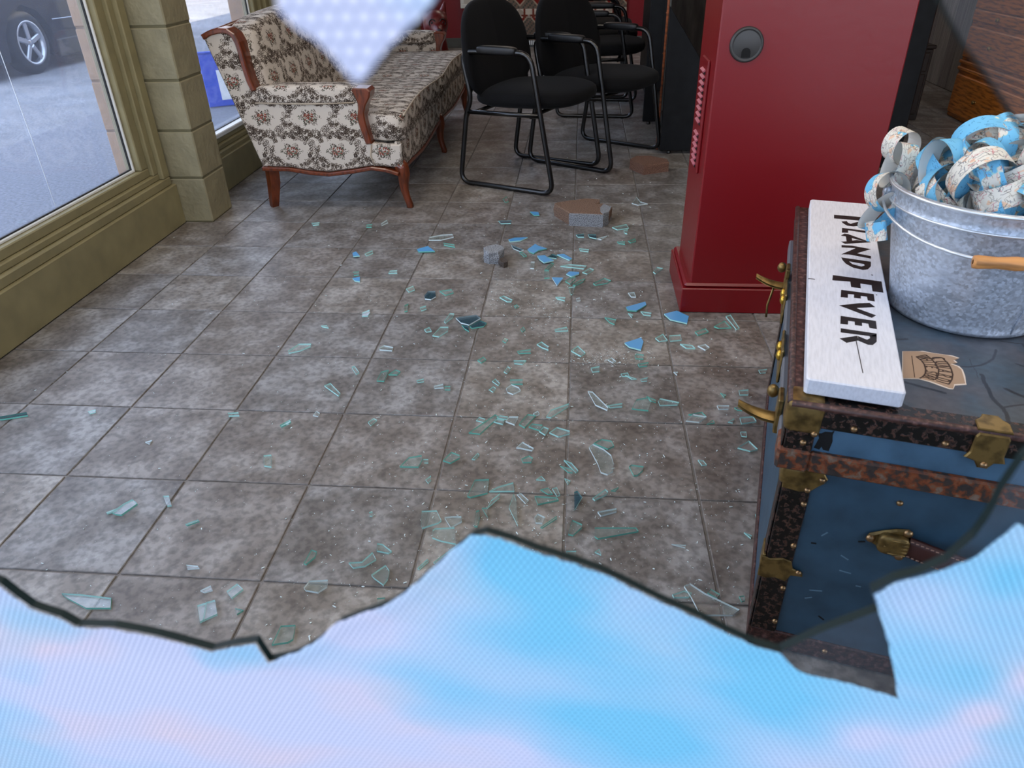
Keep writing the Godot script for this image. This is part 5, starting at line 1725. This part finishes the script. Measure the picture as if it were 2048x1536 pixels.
func make_rubble() -> void:
	var c := at_height(1165, 425, 0.0)
	var t := thing("broken_paver", "broken concrete paving block with a brown face lying before the near chair", "paving block", c)
	part(t, "block", rock(outline_at([290, 480, 420, 440, 600, 418, 740, 405, 900, 385, 1060, 375, 1220, 400, 1220, 455, 1140, 485, 1320, 482, 1475, 545, 1420, 640, 1290, 692, 940, 676, 600, 660, 440, 570], 1080, 360, 200.0 / 2048.0, 0.058, c), 0.058, 3, 0.004), M.paver_face)
	var cut := outline_at([600, 662, 940, 680, 1290, 696, 1330, 680, 1290, 640, 940, 636, 610, 630], 1080, 360, 200.0 / 2048.0, 0.058, c)
	part(t, "fractured_face", rock(cut, 0.0545, 4, 0.003), M.concrete, Vector3(0, 0, 0.008), "pale speckled fractured side")
	var chip := outline_at([1230, 560, 1300, 490, 1465, 548, 1410, 640, 1300, 690, 1240, 640], 1080, 360, 200.0 / 2048.0, 0.060, c)
	part(t, "chipped_corner", rock(chip, 0.060, 5, 0.003), M.concrete)
	var c2 := at_height(1298, 335, 0.0)
	var b := thing("brown_brick", "brown brick fragment lying in front of the black desk", "brick", c2)
	part(b, "brick_body", rock(outline_at([1260, 319, 1272, 312, 1300, 311, 1334, 318, 1338, 324, 1288, 331], 0, 0, 1.0, 0.050, c2), 0.050, 6, 0.004), M.brick_brown)
	var c3 := at_height(987, 512, 0.0)
	var s := thing("concrete_chunk", "rough grey concrete chunk lying among blue film shards", "rubble", c3)
	part(s, "chunk", rock(outline_at([345, 250, 430, 225, 530, 212, 625, 218, 640, 262, 560, 318, 420, 325, 352, 300], 920, 460, 280.0 / 2048.0, 0.050, c3), 0.050, 7, 0.006), M.concrete)
	var c4 := at_height(1006, 522, 0.0)
	var d := thing("dark_stone", "small dark stone leaning against the concrete chunk", "stone", c4)
	part(d, "stone", rock(outline_at([565, 430, 600, 400, 645, 398, 700, 440, 690, 465, 640, 480, 590, 465], 920, 460, 280.0 / 2048.0, 0.022, c4), 0.022, 8, 0.004), M.stone_dark)
# ---------------------------------------------------------------- glass on the floor
func shard_words(kind: String, n: int, area: float, aspect: float, at: Vector3) -> String:
	var shape := "small chip"
	if aspect > 3.4:
		shape = "thin sliver"
	elif area > 0.0028:
		shape = "large piece"
	elif n == 3:
		shape = "triangular piece"
	elif area > 0.0009:
		shape = "angular piece"
	var what: String = {"c": "clear green edged glass", "b": "glass backed with sky blue film", "d": "dark tinted glass"}[kind]
	var where := "on the open tile floor"
	if at.z < -3.45:
		where = "on the tiles near the chairs"
	elif Vector2(at.x - 0.05, at.z + 3.3).length() < 0.42:
		where = "beside the broken paving block"
	elif Vector2(at.x + 0.22, at.z + 2.68).length() < 0.42:
		where = "around the grey concrete chunk"
	elif at.x > 0.05 and at.z < -1.95 and at.z > -2.9:
		where = "in front of the red column"
	elif at.x > 0.16 and at.z > -1.95:
		where = "beside the steamer trunk"
	elif at.x < -0.75:
		where = "towards the side windows"
	elif at.z > -1.32:
		where = "just inside the smashed pane"
	return "%s of %s %s" % [shape, what, where]
func make_shards() -> void:
	var s600 := 600.0 / 2048.0
	var sets := [
		[560, 420, s600, [
			["c", 1020, 185, 1100, 170, 1175, 165, 1185, 185, 1100, 205, 1015, 205], ["b", 935, 270, 1010, 250, 1058, 285, 945, 287], ["c", 1115, 228, 1190, 240, 1195, 257, 1120, 242], ["b", 495, 300, 520, 290, 545, 318, 500, 322],
			["c", 578, 298, 630, 275, 635, 292, 590, 310], ["c", 215, 90, 270, 85, 265, 100, 225, 105], ["c", 690, 95, 730, 70, 738, 87, 695, 107], ["c", 590, 105, 630, 100, 625, 120, 590, 120],
			["c", 500, 430, 540, 425, 540, 447, 505, 452], ["b", 495, 465, 545, 455, 545, 487, 510, 482], ["c", 750, 415, 800, 412, 800, 430, 740, 432], ["c", 860, 540, 910, 520, 920, 547, 880, 562],
			["d", 985, 590, 1010, 560, 1060, 560, 1065, 595, 1030, 615, 990, 610], ["c", 1090, 560, 1170, 548, 1185, 570, 1130, 587], ["c", 850, 650, 876, 638, 870, 687, 850, 692], ["c", 955, 665, 995, 655, 1000, 675, 965, 687],
			["c", 560, 705, 610, 685, 615, 705, 600, 725, 560, 727], ["c", 1120, 765, 1160, 710, 1190, 712, 1180, 735, 1130, 774], ["d", 1200, 742, 1340, 725, 1370, 745, 1290, 790, 1235, 775], ["d", 1295, 792, 1365, 752, 1410, 770, 1390, 792, 1310, 806], ["d", 1240, 785, 1285, 796, 1290, 828, 1262, 812],
			["c", 1040, 860, 1095, 800, 1150, 800, 1145, 828, 1085, 867], ["c", 985, 820, 1020, 805, 1035, 830, 1000, 837], ["c", 55, 970, 130, 920, 215, 920, 210, 937, 140, 967, 60, 984], ["c", 675, 940, 710, 923, 772, 935, 765, 958, 680, 952],
			["c", 660, 1165, 690, 1105, 742, 1093, 710, 1168], ["c", 740, 1125, 790, 1093, 822, 1105, 800, 1127], ["c", 303, 1205, 345, 1188, 412, 1255, 400, 1272], ["c", 490, 1080, 510, 1073, 542, 1115, 520, 1127],
			["c", 932, 1160, 980, 1148, 982, 1167, 940, 1174], ["c", 1050, 1203, 1112, 1188, 1117, 1212, 1055, 1217], ["c", 1120, 1203, 1162, 1203, 1162, 1227, 1125, 1227], ["c", 1348, 1030, 1390, 1008, 1407, 1025, 1375, 1047],
			["c", 1528, 1110, 1555, 1073, 1574, 1085, 1550, 1122], ["c", 1448, 1165, 1470, 1148, 1502, 1180, 1490, 1194], ["c", 1428, 1225, 1455, 1203, 1474, 1215, 1455, 1242], ["c", 1543, 1220, 1580, 1193, 1632, 1215, 1642, 1235, 1590, 1260, 1553, 1245],
			["c", 1570, 1163, 1657, 1163, 1657, 1192, 1580, 1192], ["c", 1620, 970, 1712, 958, 1712, 982, 1630, 984], ["c", 1753, 915, 1785, 898, 1832, 930, 1832, 952, 1790, 937], ["c", 1595, 1028, 1682, 1028, 1655, 1052, 1600, 1047],
			["c", 600, 1450, 640, 1423, 662, 1435, 620, 1472], ["c", 225, 1405, 250, 1376, 272, 1390, 260, 1412], ["c", 0, 1475, 70, 1438, 77, 1455, 10, 1487], ["c", 1288, 1520, 1470, 1393, 1492, 1410, 1365, 1527],
			["c", 1338, 1435, 1360, 1413, 1402, 1425, 1390, 1447], ["c", 1480, 1418, 1500, 1403, 1557, 1413, 1550, 1430], ["c", 1458, 1450, 1480, 1432, 1532, 1437, 1520, 1467], ["c", 1540, 1450, 1565, 1418, 1627, 1418, 1600, 1472],
			["c", 1630, 1460, 1690, 1393, 1747, 1400, 1670, 1482], ["c", 1698, 1480, 1720, 1460, 1792, 1468, 1780, 1507], ["c", 1768, 1512, 1800, 1482, 1834, 1495, 1810, 1538], ["c", 1838, 1525, 1890, 1488, 1977, 1513, 1977, 1532, 1900, 1552],
			["c", 1818, 1420, 1850, 1372, 1972, 1328, 1967, 1347, 1850, 1424], ["c", 1728, 1385, 1760, 1368, 1772, 1390, 1745, 1402], ["c", 1643, 815, 1660, 798, 1674, 815, 1655, 830], ["c", 1518, 895, 1535, 876, 1557, 885, 1540, 907],
			["c", 1875, 820, 1957, 803, 1967, 827, 1880, 832], ["c", 280, 795, 320, 793, 332, 810, 290, 802]]],
		[920, 460, 280.0 / 2048.0, [
			["b", 710, 140, 800, 112, 990, 103, 880, 152, 730, 168], ["d", 748, 215, 800, 240, 932, 290, 880, 312, 780, 270], ["b", 988, 290, 1100, 212, 1150, 240, 1272, 275, 1150, 300, 1080, 347, 1010, 320], ["c", 868, 335, 910, 328, 977, 385, 940, 397],
			["b", 1128, 390, 1240, 383, 1290, 420, 1372, 460, 1230, 492, 1160, 440], ["d", 1278, 395, 1350, 348, 1422, 370, 1410, 412], ["b", 1418, 362, 1520, 353, 1642, 420, 1600, 442, 1500, 400], ["c", 1040, 470, 1028, 562, 1082, 567, 1092, 470],
			["c", 1238, 590, 1340, 488, 1372, 500, 1280, 592], ["c", 1233, 602, 1300, 602, 1312, 712, 1233, 717], ["c", 1468, 525, 1600, 498, 1852, 520, 1810, 562], ["c", 1788, 620, 1900, 558, 1957, 580, 1860, 642],
			["b", 1553, 650, 1600, 613, 1742, 620, 1742, 647, 1630, 687], ["b", 1343, 703, 1512, 708, 1420, 822], ["c", 1538, 760, 1600, 718, 1687, 698, 1692, 730, 1610, 802], ["c", 1648, 800, 1780, 718, 1832, 713, 1800, 752, 1690, 807],
			["c", 1588, 838, 1682, 828, 1640, 942, 1620, 942], ["c", 578, 990, 640, 968, 767, 1025, 750, 1052, 690, 1052], ["c", 1398, 988, 1542, 998, 1532, 1042, 1420, 1012], ["c", 1698, 1010, 1750, 998, 1762, 1040, 1710, 1047], ["c", 788, 1100, 830, 1083, 857, 1110, 820, 1132]]],
		[980, 380, s600, [
			["b", 928, 800, 1060, 763, 1067, 785, 1000, 827, 940, 822], ["b", 1188, 850, 1275, 828, 1357, 865, 1345, 912, 1230, 887], ["b", 918, 1050, 1030, 1013, 1047, 1040, 1030, 1097, 950, 1077], ["c", 1113, 565, 1140, 533, 1182, 540, 1130, 577],
			["c", 943, 700, 985, 696, 997, 728, 965, 727], ["c", 783, 870, 862, 885, 850, 917, 815, 902], ["c", 703, 640, 780, 603, 827, 620, 800, 637, 720, 652], ["c", 1128, 1015, 1180, 988, 1212, 1030, 1155, 1037],
			["c", 1223, 1000, 1300, 996, 1307, 1030, 1230, 1037], ["c", 1298, 1048, 1380, 1058, 1402, 1080, 1340, 1077], ["c", 1418, 1065, 1470, 1053, 1499, 1075, 1470, 1092], ["c", 1398, 970, 1470, 948, 1492, 970, 1420, 992],
			["c", 1528, 935, 1600, 898, 1647, 945, 1560, 947], ["c", 1608, 868, 1640, 858, 1702, 950, 1680, 957], ["c", 553, 1095, 600, 1063, 652, 1110, 620, 1132], ["c", 688, 1215, 747, 1203, 747, 1237, 700, 1242],
			["c", 803, 1160, 830, 1146, 862, 1170, 840, 1180], ["c", 988, 1137, 1000, 1123, 1049, 1130, 1047, 1157, 995, 1154], ["c", 1008, 1195, 1082, 1183, 1072, 1207, 1020, 1212], ["c", 893, 1250, 940, 1243, 952, 1267, 905, 1268], ["c", 1028, 1290, 1077, 1278, 1072, 1302, 1035, 1304],
			["c", 923, 1265, 1002, 1290, 970, 1292], ["c", 668, 1378, 700, 1383, 807, 1490, 800, 1507, 720, 1472], ["c", 968, 1500, 1000, 1438, 1080, 1423, 1102, 1450, 1080, 1512], ["c", 1068, 1403, 1132, 1430, 1132, 1447, 1090, 1432],
			["c", 1148, 1440, 1160, 1423, 1292, 1450, 1280, 1467, 1160, 1470], ["c", 798, 1475, 902, 1458, 902, 1480, 820, 1487], ["c", 1698, 1373, 1762, 1368, 1762, 1402, 1705, 1402], ["c", 1548, 1478, 1632, 1478, 1627, 1502, 1560, 1502],
			["c", 1668, 1483, 1727, 1473, 1722, 1502, 1690, 1497], ["c", 1573, 1383, 1612, 1400, 1600, 1414], ["c", 1833, 1230, 1892, 1223, 1882, 1247, 1845, 1250], ["d", 588, 310, 640, 303, 642, 324, 600, 324], ["d", 668, 308, 722, 308, 727, 337, 680, 327],
			["c", 728, 330, 802, 310, 760, 337], ["c", 868, 353, 922, 353, 922, 370, 880, 364], ["c", 943, 350, 990, 333, 997, 350, 960, 362], ["c", 608, 403, 677, 410, 672, 424, 615, 417], ["c", 833, 260, 930, 238, 947, 265, 870, 277], ["c", 913, 275, 942, 268, 937, 297, 920, 292],
			["c", 968, 90, 1000, 48, 1027, 80, 1077, 95, 1010, 102], ["b", 273, 150, 330, 153, 337, 174, 300, 174], ["c", 88, 65, 115, 48, 127, 80, 105, 87], ["d", 58, 215, 147, 213, 142, 232, 75, 234], ["c", 943, 838, 977, 850, 970, 867], ["c", 1028, 828, 1102, 840, 1097, 857, 1050, 852], ["c", 1253, 1243, 1282, 1243, 1277, 1264]]],
		[560, 800, s600, [
			["c", 818, 460, 880, 398, 967, 383, 972, 410, 945, 462], ["c", 1113, 420, 1170, 363, 1227, 385, 1227, 402, 1165, 437], ["c", 1308, 400, 1350, 358, 1360, 370, 1330, 402], ["c", 978, 403, 1012, 403, 1012, 427, 985, 427],
			["c", 993, 545, 1030, 518, 1032, 547, 1010, 567], ["c", 1613, 330, 1655, 293, 1732, 335, 1720, 350, 1640, 332], ["c", 1648, 410, 1700, 388, 1727, 405, 1715, 432, 1660, 432], ["c", 1278, 655, 1330, 543, 1427, 538, 1417, 632, 1300, 662],
			["c", 1428, 625, 1490, 593, 1592, 563, 1600, 622], ["c", 1413, 740, 1440, 688, 1502, 638, 1497, 667], ["c", 1563, 740, 1595, 648, 1612, 690, 1624, 862], ["c", 1618, 650, 1645, 643, 1697, 690, 1675, 712],
			["c", 1738, 655, 1890, 663, 1902, 680, 1760, 710], ["c", 1778, 610, 1830, 598, 1862, 640, 1830, 642], ["c", 1858, 605, 1890, 598, 1912, 650, 1890, 657], ["c", 1748, 547, 1785, 523, 1812, 552],
			["c", 963, 860, 968, 768, 1070, 763, 1102, 830, 1080, 847, 970, 882], ["c", 1123, 800, 1175, 793, 1237, 793, 1242, 825, 1165, 867], ["c", 1338, 760, 1360, 753, 1364, 800, 1347, 864, 1326, 860], ["c", 1378, 738, 1412, 738, 1417, 800],
			["c", 1043, 895, 1060, 883, 1192, 876, 1202, 987, 1100, 967, 1040, 945], ["c", 1048, 1115, 1220, 988, 1227, 1000, 1060, 1124], ["c", 938, 1145, 1005, 1083, 1014, 1095, 950, 1152], ["c", 1738, 800, 1760, 778, 1807, 800, 1790, 842, 1745, 837],
			["c", 1778, 870, 1890, 793, 1892, 807, 1790, 874], ["c", 163, 1120, 215, 1028, 252, 1040, 240, 1077, 180, 1127], ["c", 470, 1120, 560, 1113, 632, 1048, 657, 1095, 580, 1142, 500, 1154], ["c", 663, 978, 700, 983, 762, 1030, 740, 1042, 660, 1027],
			["c", 623, 1195, 720, 1128, 747, 1165, 735, 1222, 705, 1262, 640, 1215], ["c", 163, 1285, 200, 1238, 327, 1233, 322, 1277, 260, 1317, 175, 1302], ["c", 663, 1358, 717, 1353, 717, 1422, 670, 1422], ["c", 1913, 455, 1990, 478, 1997, 502, 1965, 497],
			["c", 1938, 408, 1990, 428, 2037, 480, 2020, 492], ["c", 1943, 533, 1982, 550, 1965, 574], ["c", 608, 768, 632, 763, 630, 794, 612, 792]]],
		[1020, 780, s600, [
			["c", 538, 395, 565, 375, 640, 410, 690, 450, 707, 510, 702, 560, 665, 582, 620, 567, 600, 510], ["c", 570, 372, 625, 343, 692, 355, 710, 390, 667, 410], ["c", 813, 520, 830, 508, 912, 520, 907, 547, 870, 580, 845, 582],
			["c", 1553, 395, 1630, 346, 1692, 405, 1640, 417], ["c", 1568, 190, 1660, 183, 1682, 217, 1580, 232], ["c", 1573, 288, 1612, 288, 1617, 322, 1580, 317], ["c", 1198, 217, 1250, 173, 1342, 190, 1290, 227], ["c", 1218, 165, 1310, 148, 1342, 180, 1250, 170],
			["c", 1343, 232, 1385, 203, 1397, 222], ["c", 1283, 478, 1320, 483, 1344, 512, 1310, 514], ["c", 563, 745, 650, 683, 670, 700, 660, 717, 580, 757], ["d", 438, 705, 460, 698, 492, 740, 440, 827], ["c", 598, 830, 727, 806, 727, 827, 620, 857],
			["c", 398, 985, 425, 888, 492, 918, 492, 937, 430, 992], ["c", 578, 943, 860, 943, 877, 967, 600, 1017, 578, 1002], ["c", 383, 1103, 452, 1103, 447, 1152, 400, 1142], ["c", 578, 1112, 610, 1093, 622, 1132], ["c", 1108, 1395, 1190, 1368, 1242, 1385, 1220, 1412, 1120, 1412],
			["c", 1188, 1340, 1230, 1323, 1330, 1388, 1567, 1500, 1520, 1536, 1300, 1536, 1240, 1420], ["c", 1348, 1385, 1370, 1360, 1432, 1395, 1415, 1422], ["c", 1563, 1413, 1597, 1408, 1602, 1442, 1580, 1447], ["c", 1673, 853, 1742, 885, 1737, 902, 1680, 882],
			["c", 1598, 968, 1652, 990, 1645, 1007], ["c", 1488, 217, 1532, 193, 1520, 222], ["c", 1103, 1053, 1202, 1060, 1197, 1077], ["c", 688, 690, 742, 668, 720, 692]]],
		[0, 780, 0.3125, [
			["c", 718, 790, 800, 733, 850, 708, 882, 735, 780, 807, 740, 802], ["c", 678, 780, 752, 753, 747, 768, 685, 787], ["c", 1043, 680, 1082, 678, 1097, 737, 1070, 742], ["c", 1688, 423, 1737, 418, 1737, 494, 1690, 487], ["c", 1193, 1123, 1267, 1130, 1277, 1144, 1200, 1150],
			["c", 1188, 865, 1270, 836, 1277, 845, 1200, 872], ["c", 393, 1300, 510, 1306, 712, 1330, 707, 1394, 550, 1394, 430, 1330], ["c", 1263, 1380, 1320, 1362, 1300, 1475, 1280, 1487], ["c", 1322, 1362, 1377, 1348, 1392, 1437, 1302, 1478], ["c", 1453, 1295, 1520, 1246, 1557, 1280, 1485, 1337],
			["c", 1283, 1290, 1350, 1258, 1362, 1287, 1310, 1302], ["c", 1503, 1393, 1557, 1405, 1515, 1432], ["d", 0, 173, 170, 143, 177, 162, 60, 182, 0, 190], ["c", 563, 140, 612, 126, 612, 142, 575, 152], ["c", 1458, 153, 1527, 148, 1532, 167, 1465, 170], ["c", 1798, 237, 1862, 203, 1850, 222], ["c", 928, 330, 972, 318, 955, 342]]],
		[0, 1050, 648.0 / 2048.0, [["c", 1718, 757, 1775, 638, 1867, 633, 1852, 722, 1820, 742]]]]
	var k := 0
	for s in sets:
		for one in s[3]:
			k += 1
			var kind: String = one[0]
			var lift := 0.0004 + 0.0011 * (k % 5)
			var pts := PackedVector2Array()
			var c := Vector2.ZERO
			for i in range(1, one.size(), 2):
				var p := at_height(s[0] + one[i] * s[2], s[1] + one[i + 1] * s[2], 0.005)
				pts.append(Vector2(p.x, -p.z))
				c += Vector2(p.x, -p.z)
			c /= pts.size()
			var far_reach := 0.0
			var near_reach := 9.0
			var area := 0.0
			for i in pts.size():
				pts[i] -= c
			for i in pts.size():
				area += pts[i].cross(pts[(i + 1) % pts.size()]) / 2.0
			area = absf(area)
			for d in 12:
				var dir := Vector2.from_angle(PI * d / 12.0)
				var lo := 9.0
				var hi := -9.0
				for p in pts:
					lo = minf(lo, p.dot(dir))
					hi = maxf(hi, p.dot(dir))
				far_reach = maxf(far_reach, hi - lo)
				near_reach = minf(near_reach, hi - lo)
			var thick := 0.0048 if area > 0.0004 else 0.0036
			var faces := start()
			var edges := start()
			slab(faces, pts, thick, Transform3D(Basis(Vector3.RIGHT, -PI / 2), Vector3.ZERO), 0.0, edges)
			faces.set_material(M[{"c": "shard_face", "b": "film_blue", "d": "film_deep"}[kind]])
			edges.set_material(M[["shard_edge", "shard_edge", "shard_edge_deep", "shard_edge_pale"][(k * 7 + k / 3) % 4]])
			faces.generate_normals()
			edges.generate_normals()
			var mesh := faces.commit()
			edges.commit(mesh)
			var at := Vector3(c.x, lift, -c.y)
			var o := part(self, "glass_shard", mesh, null, at)
			o.rotation = Vector3(rng.randf_range(-0.012, 0.012), 0, rng.randf_range(-0.012, 0.012))
			var words := shard_words(kind, pts.size(), area, far_reach / maxf(near_reach, 0.001), at)
			tag(o, words, "glass shard", words)

func make_crumbs() -> void:
	# splinters and dust of glass, past counting
	var st := start()
	box(st, Vector3.ZERO, Vector3(1.0, 0.5, 0.62), 0.2, Basis(Vector3.UP, 0.3))
	var r := RandomNumberGenerator.new()
	r.seed = 991
	var spots: Array[Transform3D] = []
	while spots.size() < 5200:
		var px := Vector2(r.randfn(1120, 250), r.randf_range(250, 1290))
		if spots.size() > 4300:
			var heap: Array = [[1195, 722, 34, 9], [1085, 622, 40, 16], [1215, 712, 60, 8], [1010, 590, 30, 30], [1160, 440, 70, 30], [1180, 580, 70, 60]][spots.size() % 6]
			px = Vector2(r.randfn(heap[0], heap[2]), r.randfn(heap[1], heap[3]))
		elif r.randf() < 0.22:
			px = Vector2(r.randf_range(0, 1500), r.randf_range(380, 1290))
		var p := at_height(px.x, px.y, 0.0)
		if p.x < WALL_X + 0.03 or p.x > 1.2 or p.z < -6.5:
			continue
		if (p.x > 0.34 and p.z < -2.26 and p.z > -2.68) or (trunk_local(p).x > -0.01 and trunk_local(p).z < 0.02 and trunk_local(p).z > -0.93):
			continue
		var size := r.randf_range(0.0007, 0.0020) if r.randf() < 0.88 else r.randf_range(0.0020, 0.0045)
		if px.x > 1500 or px.x < 500:
			size *= 0.8
		var b := Basis.from_euler(Vector3(r.randf_range(-0.3, 0.3), r.randf() * TAU, r.randf_range(-0.3, 0.3))) * Basis.from_scale(Vector3(size * r.randf_range(0.8, 2.4), size, size))
		spots.append(Transform3D(b, Vector3(p.x, size * 0.3, p.z)))
	var mm := MultiMesh.new()
	mm.transform_format = MultiMesh.TRANSFORM_3D
	mm.mesh = done(st)
	mm.instance_count = spots.size()
	for k in spots.size():
		mm.set_instance_transform(k, spots[k])
	var o := MultiMeshInstance3D.new()
	o.name = "glass_crumbs"
	o.multimesh = mm
	o.material_override = M.crumb
	add_child(o)
	o.set_meta("kind", "stuff")
	tag(o, "tiny crumbs and splinters of broken glass scattered over the floor tiles", "broken glass")
